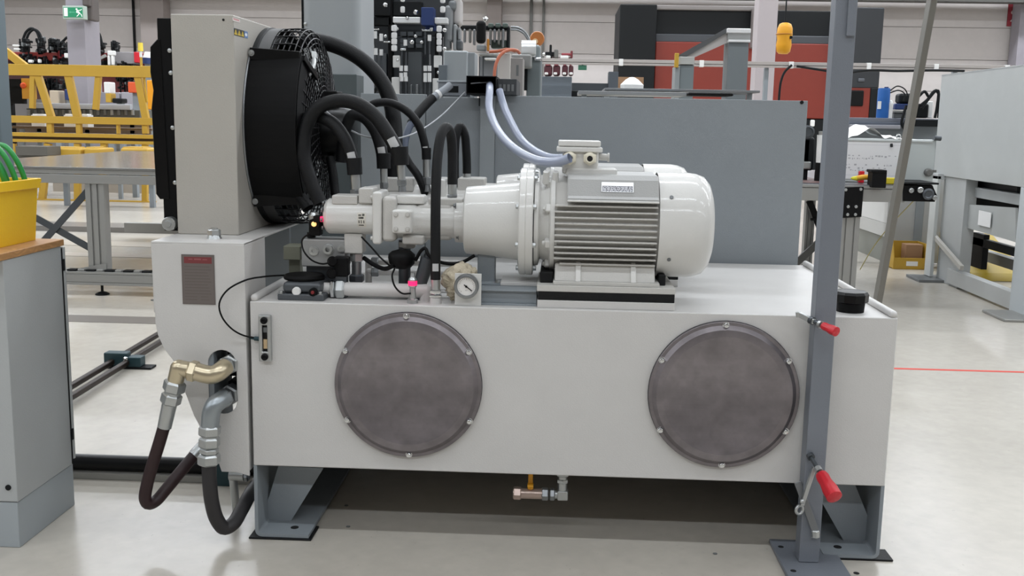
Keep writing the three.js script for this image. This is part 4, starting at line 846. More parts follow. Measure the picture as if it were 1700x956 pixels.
{ // grey control cabinet behind the cooler
  const z = -1.75, a = at(500, 60, z), b = at(597, 60, z);
  const t = thing('control_cabinet', 'tall light grey rounded cabinet rising behind the fan and the thick hose', 'cabinet', V((a.x + b.x) / 2, 0, z - 0.2));
  const w = (b.x - a.x) / 2, cx = (a.x + b.x) / 2;
  part(t, 'body', box(a.x, b.x, 0, 2.25, z - 0.42, z, 0.05), mat(0xa3a8ab, 0.45));
  part(t, 'door_gap', box(a.x - 0.002, a.x + 0.004, 0.1, 2.2, z - 0.1, z - 0.02, 0), M.charcoal);
  const s = at(507, 40, z); part(t, 'screw', lathe([[0.008, 0], [0.008, 0.003], [0, 0.006]], s, ZD, 12), M.zinc);
  const c = at(530, 122, z + 0.2), d = at(592, 122, z + 0.2);
  const u = thing('junction_box', 'dark grey green box in front of the tall rounded cabinet', 'box', V(c.x, 0, z + 0.1));
  part(u, 'body', box(c.x, d.x, 0.5, c.y, z + 0.03, z + 0.2, 0.004), mat(0x50585a, 0.5));
  part(u, 'stand', box(c.x + 0.02, d.x - 0.02, 0, 0.5, z + 0.06, z + 0.18, 0.004), M.darkSteel);
}
// ---------------------------------------------------------------- front right post with screw clamps
{
  const zc = 0.037, h = 0.031;
  const a = at(1406, 0, zc), b = at(1338, 925, zc);
  const x = at(1370, 470, zc).x;
  const t = thing('steel_post', 'square grey steel post on a base plate standing in front of the tank', 'post', V(x, 0, zc));
  part(t, 'tube', box(x - h, x + h, 0.016, 2.1, zc - h + 0.001, zc + h - 0.001, 0.004), M.post);
  const p0 = at(1271, 900, -0.12), w0 = fl(1272, 900), w1 = fl(1399, 945);
  const bx0 = fl(1278, 905).x, bx1 = fl(1398, 940).x;
  part(t, 'base_plate', box(bx0, bx1, 0.001, 0.016, -0.115, 0.2, 0.003), M.post);
  for (const dz of [-0.05, 0.13]) for (const s of [0.025, 0.215]) part(t, 'plate_hole', cyl(V(bx0 + s, 0.0155, dz), V(bx0 + s, 0.0166, dz), 0.009), M.slot);
  const r0 = at(1413, 0, zc + h), r1 = at(1407, 60, zc + h);
  part(t, 'top_strip', box(x + 0.002, x + 0.026, r1.y, 2.1, zc + h - 0.001, zc + h + 0.008, 0.001), M.post);
  const clamp = (label, head, tail, hr, jaw) => {
    const p = at(...head), q = at(...tail), d = q.clone().sub(p).normalize(), L = q.distanceTo(p);
    const c = thing('screw_clamp', label, 'clamp', p.clone());
    part(c, 'spindle', [cyl(p, p.clone().addScaledVector(d, L * 0.45), 0.0065, 0.0065, 12), cyl(p.clone().addScaledVector(d, -0.012), p, 0.012, 0.012)], M.darkSteel);
    part(c, 'collar', cyl(p.clone().addScaledVector(d, L * 0.26), p.clone().addScaledVector(d, L * 0.36), 0.0115, 0.0115), M.zinc);
    part(c, 'handle', lathe([[0, L * 0.42], [hr * 0.72, L * 0.425], [hr * 0.85, L * 0.5], [hr * 0.8, L * 0.62], [hr, L * 0.8], [hr, L * 0.985], [hr * 0.8, L], [0, L]], p, d, 20, 0.7), M.red, 'red plastic handle');
    jaw(c, p);
    return c;
  };
  clamp('screw clamp with a short red handle on the post near the tank top', [1350, 533, 0.08], [1389, 551, 0.16], 0.0145, (c, p) => {
    part(c, 'jaw', [bar(at(1325, 521, 0.04), at(1352, 534, 0.085), 0.012, 0.016), cyl(at(1325, 518, 0.04), at(1326, 526, 0.04), 0.008)], M.zinc);
    part(c, 'slide_bar', bar(at(1352, 534, 0.085), at(1352, 534, 0.02), 0.02, 0.006), M.steel);
  });
  clamp('screw clamp with a large tilted red handle low on the grey post', [1347, 760, 0.08], [1386, 826, 0.22], 0.0235, (c, p) => {
    part(c, 'slide_bar', [bar(at(1324, 800, 0.05), at(1357, 890, 0.09), 0.022, 0.009, ZD)], M.steel);
    part(c, 'fixed_jaw', [bar(at(1353, 880, 0.088), at(1352, 892, 0.07), 0.02, 0.014), hex(at(1354, 880, 0.09), at(1354, 892, 0.09), 0.012)], M.zinc);
    part(c, 'slide_arm', [bar(at(1352, 775, 0.085), at(1331, 838, 0.09), 0.012, 0.016, ZD), ring(at(1327, 846, 0.085), V(0.5, 0, 1), 0.013, 0.005, 20, 8), ball(at(1332, 832, 0.095), 0.008)], M.zinc);
  });
}
// ---------------------------------------------------------------- floor lines and pipes on the left
{
  const y = 0.0; const a = fl(1485, 612);
  solo('floor_marking', 'thin red tape line on the pale floor right of the tank', 'marking', box(0.4, 6.5, 0, 0.0012, -2.705, -2.672, 0), mat(0xd0493c, 0.6));
  // black square pipe lying across, with a flat cover strip
  const q0 = fl(150, 792), z0 = -0.52;
  solo('floor_pipe', 'long black pipe lying on the floor between the cabinet and the bracket', 'pipe', [cyl(V(-3.2, 0.056, z0), V(-1.06, 0.056, z0), 0.029, 0.029, 24)], M.blackGloss);
  solo('cable_cover', 'flat grey cable strip on the floor under the black pipe', 'strip', [box(-3.2, -1.06, 0, 0.026, z0 - 0.045, z0 + 0.035, 0.003)], mat(0x8c8a84, 0.5));
  const c = thing('pipe_clamp', 'dark teal pipe clamp on the black floor pipe below the bracket', 'clamp', V(at(372, 795, -0.48).x, 0, z0));
  const cx = c.position.x;
  part(c, 'clamp_body', [box(cx - 0.03, cx + 0.03, 0.026, 0.1, z0 + 0.032, z0 + 0.06, 0.004), box(cx - 0.03, cx + 0.03, 0.087, 0.1, z0 - 0.03, z0 + 0.06, 0.004), box(cx - 0.03, cx + 0.03, 0, 0.03, z0 + 0.037, z0 + 0.06, 0.003)], M.teal);
  const f = thing('pipe_fitting', 'small grey pipe end with a steel nut at the foot of the bracket', 'fitting', at(395, 790, -0.2).setY(0.17));
  const p = at(396, 789, -0.2);
  part(f, 'pipe', cyl(V(p.x - 0.03, p.y, p.z), V(p.x + 0.02, p.y, p.z), 0.019), M.zinc); part(f, 'nut', hex(V(p.x + 0.02, p.y, p.z), V(p.x + 0.036, p.y, p.z), 0.021), M.steel);
  part(f, 'drop_pipe', cyl(V(p.x - 0.02, 0, p.z - 0.03), V(p.x - 0.02, p.y, p.z), 0.014), M.zinc);
  // two bars on the floor with their holder
  const rod = (a0, a1, l) => { const A = fl(...a0).setY(0.036), B = fl(...a1).setY(0.036), d = B.clone().sub(A).normalize(); solo('floor_rod', l, 'rod', bar(A.clone().addScaledVector(d, -0.7), B.clone().addScaledVector(d, 0.9), 0.03, 0.03, UP, 0.008), M.rod); };
  rod([130, 646], [270, 560], 'farther one of two dark steel rods running diagonally over the floor');
  rod([130, 664], [272, 574], 'nearer one of two dark steel rods running diagonally over the floor');
  const h = fl(216, 610), t = thing('rod_holder', 'dark teal clamp holding the two steel rods on the floor', 'clamp', h);
  part(t, 'foot', [box(h.x - 0.13, h.x + 0.13, 0, 0.012, h.z - 0.04, h.z + 0.04, 0.003)], M.charcoal);
  part(t, 'jaw', [box(h.x - 0.13, h.x - 0.005, 0.012, 0.085, h.z - 0.035, h.z + 0.032, 0.006)], M.teal);
  part(t, 'jaw', [box(h.x + 0.0, h.x + 0.075, 0.012, 0.066, h.z - 0.03, h.z + 0.04, 0.006)], M.teal);
  part(t, 'bolt', lathe([[0.012, 0], [0.012, 0.008], [0, 0.014]], V(h.x - 0.005, 0.058, h.z + 0.038), ZD, 16), M.chrome);
  for (const [px, py, l] of [[575, 840, 'tiny scrap on the floor beside the left foot of the tank'], [578, 875, 'tiny scrap on the floor in front of the tank, left of centre'], [1187, 920, 'tiny scrap on the floor in front of the right round cover'], [253, 499, 'tiny scrap on the floor behind the grey bracket']]) {
    const q = fl(px, py), s = 0.0055 * (q.z < -2 ? 1.8 : 1); solo('scrap', l, 'scrap', new THREE.DodecahedronGeometry(s, 0).scale(1.4, 0.6, 1).translate(q.x, s * 0.5, q.z), M.iron, q, 'scraps on the floor');
  }
}
// ---------------------------------------------------------------- left foreground: cabinet, crate, hose, post
{
  const XF = -1.705, zf = 0.14, zb = -0.235, H = 0.936;
  const t = thing('floor_cabinet', 'grey steel cabinet with a wooden top and a recessed plinth at the left edge', 'cabinet', V(-1.95, 0, -0.05));
  const yPl = at(23, 817, zf).y, ypl = 0.15;
  part(t, 'plinth', box(-2.3, XF - 0.004, 0, ypl, zb, zf - 0.003, 0.003), M.plinth);
  part(t, 'body', box(-2.3, XF, ypl + 0.002, H - 0.022, zb + 0.012, zf, 0.003), M.cabinet);
  part(t, 'rear_door', box(-2.3, XF + 0.006, ypl + 0.02, H - 0.026, zb - 0.004, zb + 0.008, 0.002), M.cabinet);
  part(t, 'door_seal', box(-2.3, XF + 0.002, ypl + 0.02, H - 0.03, zb + 0.008, zb + 0.0125, 0), M.slot);
  for (const y of [0.83, 0.24]) part(t, 'hinge', box(XF, XF + 0.008, y, y + 0.04, zb + 0.004, zb + 0.016, 0.002), M.charcoal);
  const k = atX(14, 809, XF);
  part(t, 'plug', cyl(V(at(14, 809, zf).x, at(14, 809, zf).y, zf), V(at(14, 809, zf).x, at(14, 809, zf).y, zf + 0.003), 0.009), M.charcoal);
  part(t, 'top_board', box(-2.32, XF + 0.004, H - 0.022, H, zb - 0.004, zf + 0.06, 0.003), M.wood);
  // crate
  const yt = at(40, 296, -0.2).y, cx1 = at(65, 330, -0.2).x;
  const c = thing('storage_crate', 'yellow plastic crate holding a green hose on the wooden cabinet top', 'crate', V(-1.95, H, -0.05));
  const z1 = 0.1, z0 = -0.2, x0 = -2.25, x1 = cx1, w = 0.006;
  const wall = (a, b, cz, d) => { // slightly flared wall
    const g = box(a, b, H, yt, cz, d, 0.002); const p = g.attributes.position, mx = (x0 + x1) / 2, mz = (z0 + z1) / 2;
    for (let i = 0; i < p.count; i++) { const f = 1 - 0.06 * (yt - p.getY(i)) / (yt - H); p.setX(i, mx + (p.getX(i) - mx) * f); p.setZ(i, mz + (p.getZ(i) - mz) * f); }
    g.computeVertexNormals(); return g;
  };
  part(c, 'wall', wall(x0, x1, z1 - w, z1), M.crate); part(c, 'wall', wall(x0, x1, z0, z0 + w), M.crate); part(c, 'wall', wall(x1 - w, x1, z0 + w, z1 - w), M.crate); part(c, 'wall', wall(x0, x0 + w, z0 + w, z1 - w), M.crate);
  part(c, 'bottom', box(x0 + 0.02, x1 - 0.02, H, H + 0.006, z0 + 0.02, z1 - 0.02, 0), M.crate);
  part(c, 'rim', [box(x0 - 0.008, x1 + 0.008, yt - 0.012, yt + 0.002, z1 - 0.004, z1 + 0.008, 0.003), box(x0 - 0.008, x1 + 0.008, yt - 0.012, yt + 0.002, z0 - 0.008, z0 + 0.004, 0.003), box(x1 - 0.004, x1 + 0.008, yt - 0.03, yt + 0.002, z0, z1, 0.003), box(x0 - 0.008, x0 + 0.004, yt - 0.012, yt + 0.002, z0, z1, 0.003)], M.crate);
  const hp = [];
  const hc = at(-12, 292, -0.08);
  const g = [];
  for (const [dx, s, dz] of [[0, 1, 0], [-0.012, 0.9, 0.03], [-0.03, 0.8, -0.03], [0.0, 0.97, -0.06]]) {
    const pts = []; for (let k = 0; k <= 20; k++) { const a = k / 20 * Math.PI * 2; pts.push(V(hc.x + dx + 0.075 * s * Math.cos(a), hc.y - 0.02 + 0.12 * s * Math.sin(a), hc.z + dz + 0.02 * Math.sin(a * 2))); }
    g.push(tube(pts.slice(0, 20), 0.0085, 60, 10, true));
  }
  solo('hose_coil', 'bright green hose coiled upright in the yellow crate', 'hose', g, M.green);
  const pa = at(14, 150, -0.42), pb = at(20, 150, -0.42);
  const px1 = at(18, 150, -0.64).x;
  solo('machine_post', 'blue grey steel post at the left picture edge behind the yellow crate', 'post', box(px1 - 0.09, px1, 0, 2.3, -0.64, -0.55, 0.01), mat(0x7b8990, 0.45, 0.1));
}
// ---------------------------------------------------------------- left background
{ // aluminium bench with a polished top
  const z = -4.4, y1 = at(150, 278, z).y, y0 = at(150, 305, z).y, zb = atY(150, 249, y1).z;
  const x0 = at(-120, 290, z).x, x1 = at(405, 290, z).x;
  const X = (px, zz = z) => at(px, 380, zz).x;
  const t = thing('work_bench', 'long aluminium workbench with a polished top and a low beam on levelling feet', 'bench', V((x0 + x1) / 2, 0, z - 0.5));
  part(t, 'top_plate', box(x0, x1, y1 - 0.02, y1, zb, z, 0.003), mat(0x8d8d8b, 0.16, 0.55));
  part(t, 'front_beam', [box(x0, x1, y0, y1 - 0.055, z - 0.07, z, 0.003), box(x0, x1, y1 - 0.05, y1 - 0.02, z - 0.07, z - 0.006, 0.003)], M.alu);
  const yb1 = at(180, 452, z + 0.06).y, yb0 = at(180, 474, z + 0.06).y;
  part(t, 'low_beam', [box(x0, x1, yb0, yb0 + 0.018, z - 0.1, z + 0.06, 0.002), box(x0, x1, yb0 + 0.022, yb1 - 0.022, z - 0.1, z + 0.06, 0.002), box(x0, x1, yb1 - 0.018, yb1, z - 0.1, z + 0.06, 0.002), box(x0, x1, yb0 + 0.01, yb1 - 0.01, z - 0.09, z + 0.052, 0)], M.alu);
  for (let k = 0; k < 6; k++) { const a = X(112 + k * 31, z), b = X(127 + k * 31, z); part(t, 'beam_slot', box(a, b, yb1, yb1 + 0.014, z - 0.02, z + 0.045, 0.003), M.charcoal); part(t, 'beam_clip', box(b + 0.01, b + 0.06, yb1, yb1 + 0.016, z - 0.02, z + 0.04, 0.004), M.alu); }
  part(t, 'low_beam', box(x0, x1, yb0, yb1, zb + 0.05, zb + 0.15, 0.003), M.alu);
  const leg = (a, b, zz) => { const g = []; const w = (b - a) / 4; g.push(box(a, a + w * 1.1, yb1, y0, zz - 0.09, zz, 0.002), box(a + w * 1.5, b - w * 1.5, yb1, y0, zz - 0.09, zz, 0.002), box(b - w * 1.1, b, yb1, y0, zz - 0.09, zz, 0.002), box(a + 0.004, b - 0.004, yb1, y0, zz - 0.088, zz - 0.012, 0)); return g; };
  part(t, 'leg', leg(X(143), X(174), z - 0.01), M.alu);
  part(t, 'leg', leg(X(-70), X(-40), z - 0.01), M.alu);
  part(t, 'leg', leg(X(143), X(174), zb + 0.15), M.alu);
  part(t, 'brace', bar(at(158, 303, z - 0.05), at(62, 412, z - 0.05), 0.05, 0.014, ZD), M.darkSteel);
  part(t, 'brace', bar(at(30, 345, z - 0.065), at(150, 412, z - 0.065), 0.05, 0.014, ZD), M.darkSteel);
  part(t, 'gusset', poly([[X(143) - 0.14, yb1], [X(174), yb1], [X(174), yb1 + 0.06], [X(143), yb1 + 0.03]], z, z + 0.012), M.alu);
  const f = at(165, 489, z + 0.0); for (const px of [165, -55]) { const fx = X(px); part(t, 'levelling_foot', [cyl(V(fx, 0.008, z), V(fx, yb0 + 0.002, z), 0.01), lathe([[0.052, 0.0], [0.052, 0.008], [0.03, 0.02], [0.012, 0.026], [0, 0.026]], V(fx, 0, z), UP, 20)], M.charcoal); }
  part(t, 'levelling_foot', [cyl(V(X(165), 0.0, zb + 0.1), V(X(165), yb0, zb + 0.1), 0.015)], M.charcoal);
}
{ // strips set on the floor
  const strip = (n, l, pya, pyb, m, h, x0 = -9) => { const a = fl(190, pya), b = fl(190, pyb); solo(n, l, 'strip', box(x0, a.x + 1.4, 0, h, a.z, b.z, 0.001), m); };
  strip('floor_strip', 'dark grey flat strip across the pale floor nearest to the bench foot', 525, 536, mat(0x77716b, 0.4), 0.003, -6);
  strip('floor_strip', 'pale tan flat strip on the floor, middle one beyond the bench beam', 421, 427, mat(0xb9ae9f, 0.5), 0.004);
  strip('floor_strip', 'pale tan flat strip on the floor, farthest one beyond the bench beam', 401, 409, mat(0xb2a898, 0.5), 0.004);
  strip('floor_rail', 'grey metal rail lying on the far floor behind the bench leg', 378, 386, mat(0x85827f, 0.3, 0.4), 0.06, -12);
}
{ // yellow lattice frame
  const z = -12.58, D = 0.12;
  const o = fl(150, 335);
  const t = thing('lattice_frame', 'yellow steel lattice frame of a long conveyor behind the bench', 'frame', V(-7, 0, z));
  const xl = at(-60, 110, z).x;
  const run = (py0, py1, d = D, px1 = 256, dz = 0) => { const a = at(150, py0, z + dz), b = at(150, py1, z + dz); return box(xl, at(px1, py0, z + dz).x, b.y, a.y, z + dz - d, z + dz, 0.006); };
  part(t, 'top_rail', [run(108, 127, 0.07, 251), run(119, 126.5, 0.05, 257, -0.01)], M.yellow);
  part(t, 'middle_rail', run(194, 206), M.yellow);
  part(t, 'lower_rail', run(222, 228.5), M.yellow); part(t, 'lower_rail', run(233, 238), M.yellow);
  part(t, 'rail_web', run(226, 235, 0.04, 256, -0.06), mat(0x54422a, 0.6));
  part(t, 'base_rail', run(332, 336.5, 0.1), M.yellow);
  const st = (x0, y0, x1, y1, w, h = 0.08) => part(t, 'strut', bar(at(x0, y0, z - 0.06), at(x1, y1, z - 0.06), w * mpp(z), h, ZD, 0.006), M.yellow);
  st(8, 84, 45, 113, 12); st(55, 122, 54, 180, 8); st(62, 122, 86, 196, 11); st(113, 122, 130, 200, 12); st(164, 122, 159, 182, 9); st(228, 122, 243, 200, 11); st(239, 122, 244, 170, 3, 0.03);
  for (const [px, w] of [[84, 9], [132, 8], [197, 4], [242, 9]]) st(px - 1, 204, px, 222, w);
  for (const [a, b, w] of [[70, 80, 11], [129, 129, 10], [168, 173, 10], [241, 241, 9], [20, 22, 9]]) st(b, 238, a, 334, w);
  for (const px of [40, 128, 200]) part(t, 'foot', box(at(px, 335, z).x, at(px, 335, z).x + 0.12, 0, at(px, 335, z).y, z - 0.1, z, 0.004), M.yellow);
  // what stands on and behind it
  const zz = z - 0.7;
  const far = (n, l, cat, p, m) => solo(n, l, cat, p, m);
  const cv = thing('roller_conveyor', 'grey roller conveyor running behind the yellow lattice frame', 'conveyor', V(-7, 0, zz - 0.3));
  const b2 = (px0, py0, px1, py1, d, dz = 0, r = 0.006) => pbox(px0, py0, px1, py1, zz + dz, d, r);
  part(cv, 'side_rail', b2(52, 172, 216, 181, 0.1), mat(0xb2b6bd, 0.4, 0.2));
  part(cv, 'lower_panel', b2(20, 205, 250, 221, 0.04, -0.2), mat(0x6b5a4a, 0.7));
  part(cv, 'belt', b2(44, 181, 232, 194, 0.5, -0.05), mat(0x5c5c56, 0.7));
  for (let k = 0; k < 16; k++) { const a = at(48 + k * 11.5, 187, zz - 0.045); part(cv, 'roller', cyl(V(a.x, a.y - 0.04, a.z), V(a.x, a.y + 0.045, a.z), 0.03, 0.03, 10), k % 3 ? M.aluDark : M.alu); }
  for (const px of [60, 140, 215]) { const a = at(px, 200, zz - 0.2); part(cv, 'leg', box(a.x, a.x + 0.08, 0, a.y + 0.05, zz - 0.3, zz - 0.2, 0.004), M.grey); }
  for (const [px0, px1, l] of [[52, 74, 'small white box between the yellow rails, left one of three'], [106, 128, 'small white box between the yellow rails, middle one of three'], [134, 146, 'small white box between the yellow rails, right one of three']]) solo('parts_box', l, 'box', [pbox(px0, 191, px1, 211, zz + 0.4, 0.2), pbox(px0 + 2, 189, px1 - 2, 192, zz + 0.38, 0.16)], M.white);
  const hold = thing('support_shelf', 'brown grey shelf carrying the small boxes between the yellow rails', 'shelf', V(-7, 0, zz + 0.3));
  part(hold, 'board', pbox(18, 211, 252, 215, zz + 0.44, 0.4), mat(0x7d6f63, 0.7)); for (const px of [30, 190]) { const a = at(px, 214, zz + 0.2); part(hold, 'leg', box(a.x, a.x + 0.06, 0, a.y, zz + 0.1, zz + 0.16), M.grey); }
  const mon = thing('control_monitor', 'black monitor with a yellow box at its side behind the yellow frame', 'monitor', V(at(25, 150, zz).x, 0, zz));
  part(mon, 'screen', pbox(12, 131, 36, 172, zz + 0.3, 0.15), M.black); part(mon, 'side_box', pbox(36, 130, 50, 164, zz + 0.3, 0.2), mat(0xd39a2f, 0.5)); part(mon, 'orange_button', cyl(at(39, 142, zz + 0.3), at(39, 142, zz + 0.35), 0.05, 0.03, 12), M.orangeHose);
  part(mon, 'stand', box(at(25, 150, zz).x - 0.05, at(25, 150, zz).x + 0.05, 0, at(25, 171, zz + 0.2).y, zz + 0.12, zz + 0.22), M.charcoal);
  const sb = (n, l, cat, a, m, m2, b, dz = 0) => { const zz = z - 1.9 + dz; const c = at((a[0] + a[2]) / 2, a[3], zz - 0.5); const q = thing(n, l, cat, V(c.x, 0, zz - 0.6)); part(q, 'body', pbox(...a, zz - 0.5, 0.25, 0.02), m); if (b) part(q, 'lower_part', pbox(...b, zz - 0.5, 0.22, 0.01), m2); part(q, 'stand', box(c.x - 0.05, c.x + 0.05, 0, at(c.x, a[3], zz).y > 0 ? (b ? at(0, b[3], zz - 0.5).y : c.y) : 0.5, zz - 0.72, zz - 0.6), M.grey); };
  sb('tan_box', 'tan paper coloured box standing behind the slanted yellow strut', 'box', [82, 150, 97, 174], mat(0xb9ab98, 0.8));
  sb('white_bottle', 'white bottle over a yellow box behind the yellow frame', 'bottle', [172, 136, 182, 155], M.white, M.yellow, [175, 155, 184, 170]);
  sb('grey_cabinet', 'light grey cabinet on the conveyor right of the white bottle', 'cabinet', [201, 153, 228, 180], mat(0xa6a4ab, 0.5), 0, 0, -1);
  sb('grey_cabinet', 'pale grey cabinet seen between the middle struts of the yellow frame', 'cabinet', [164, 153, 198, 178], mat(0x9c9aa2, 0.5), 0, 0, -1);
  sb('black_case', 'flat black case between the white bottle and the grey cabinet', 'case', [186, 163, 202, 171], M.charcoal);
  sb('orange_hopper', 'orange red tilted hopper near the right yellow strut', 'hopper', [212, 136, 229, 154], M.orangeHose);
  sb('amber_panel', 'amber yellow panel next to the black radiator', 'panel', [244, 133, 255, 182], mat(0xe79a1c, 0.5));
  sb('blue_unit', 'small blue unit behind the left struts of the yellow frame', 'unit', [107, 148, 114, 166], M.navy);
  const low = (px0, px1, l) => solo('low_cabinet', l, 'cabinet', [pbox(px0, 303, px1, 334, z - 1.8, 0.4, 0.01)], mat(0xa39a8e, 0.6));
  low(88, 125, 'brownish low cabinet under the yellow frame, left one'); low(130, 170, 'brownish low cabinet under the yellow frame, middle one'); low(176, 262, 'brownish low cabinet under the yellow frame, right one');
  for (const [px0, px1, l] of [[80, 134, 'wide yellow parts bin at the far edge of the polished bench'], [139, 166, 'small yellow parts bin in the middle behind the polished bench'], [200, 246, 'flat yellow parts bin at the right behind the polished bench']]) solo('parts_bin', l, 'bin', [pbox(px0, 246, px1, 275, z + 1.2, 0.5, 0.03), pbox(px0 + 3, 244, px1 - 8, 247, z + 1.15, 0.3, 0.02)], M.yellow);
  const sv = thing('bin_stand', 'grey brown stand below the yellow parts bins behind the bench', 'stand', V(at(165, 275, z + 1).x, 0, z + 1));
  part(sv, 'board', pbox(86, 275, 256, 279, z + 1.3, 0.7), mat(0x8a8378, 0.6)); for (const px of [96, 240]) { const a = at(px, 279, z + 1); part(sv, 'leg', box(a.x, a.x + 0.07, 0, a.y, z + 0.8, z + 0.87), M.grey); }
  solo('machine_bed', 'dark grey machine bed at the left behind the bench top', 'machine', [pbox(26, 243, 78, 258, z + 1.6, 0.4), pbox(30, 256, 70, 300, z + 1.5, 0.2)], mat(0x5b5852, 0.6));
}
{ // building column with the exit sign
  const z = -15.5, a = at(113, 100, z), b = at(143, 100, z);
  const y = V(0, 0, 0);
  struct('trim_9', box(a.x, b.x, 0, CEIL, z - 0.62, z, 0.01), M.column);
  const t = thing('column_bracket', 'dark bracket box on the side of the column above the exit sign', 'bracket', at(147, 20, z - 0.1));
  part(t, 'bracket', [pbox(143, -6, 153, 34, z - 0.02, 0.3, 0.03), pbox(136, -8, 147, 10, z + 0.08, 0.2, 0.03)], mat(0x57504d, 0.6));
  const sx = canvasTex(320, 200, (c, w, h) => {
    c.fillStyle = '#1f8a60'; c.fillRect(0, 0, w, h); c.fillStyle = '#eef3ee'; c.fillRect(8, 12, 62, 168);
    c.fillStyle = '#5fb28d'; c.beginPath(); c.moveTo(90, 96); c.lineTo(120, 76); c.lineTo(120, 90); c.lineTo(190, 90); c.lineTo(190, 104); c.lineTo(120, 104); c.lineTo(120, 118); c.fill();
    c.strokeStyle = '#eef3ee'; c.lineCap = 'round'; c.fillStyle = '#eef3ee'; c.beginPath(); c.arc(218, 34, 17, 0, 7); c.fill();
    c.lineWidth = 26; c.beginPath(); c.moveTo(228, 62); c.lineTo(262, 112); c.stroke(); c.lineWidth = 15;
    for (const l of [[[228, 62], [284, 56], [298, 36]], [[228, 62], [214, 96], [238, 112]], [[262, 112], [244, 150], [220, 176]], [[262, 112], [292, 142], [302, 180]]]) { c.beginPath(); c.moveTo(...l[0]); c.lineTo(...l[1]); c.lineTo(...l[2]); c.stroke(); }
  });
  const q0 = at(105, 13, z + 0.3), q1 = at(138, 30, z + 0.3), c = at(121.5, 20.5, z + 0.3);
  const s = thing('exit_sign', 'green emergency exit sign box with a white running figure on the column', 'sign', V(c.x, c.y, z + 0.2));
  const w = q1.x - q0.x, h = q0.y - q1.y;
  part(s, 'case', box(c.x - w / 2 - 0.02, c.x + w / 2 + 0.02, c.y - h / 2 - 0.03, c.y + h / 2 + 0.03, z + 0.16, z + 0.295, 0.01), mat(0xa9b8ae, 0.5));
  part(s, 'arm', box(c.x + 0.02, c.x + 0.1, c.y - 0.06, c.y + 0.06, z + 0.001, z + 0.162, 0.004), M.grey);
  const p = plate(s, 'face', w, h, 0.012, new THREE.MeshStandardMaterial({ map: sx, roughness: 0.4 }), M.white); p.position.set(0, 0, 0.096);
}
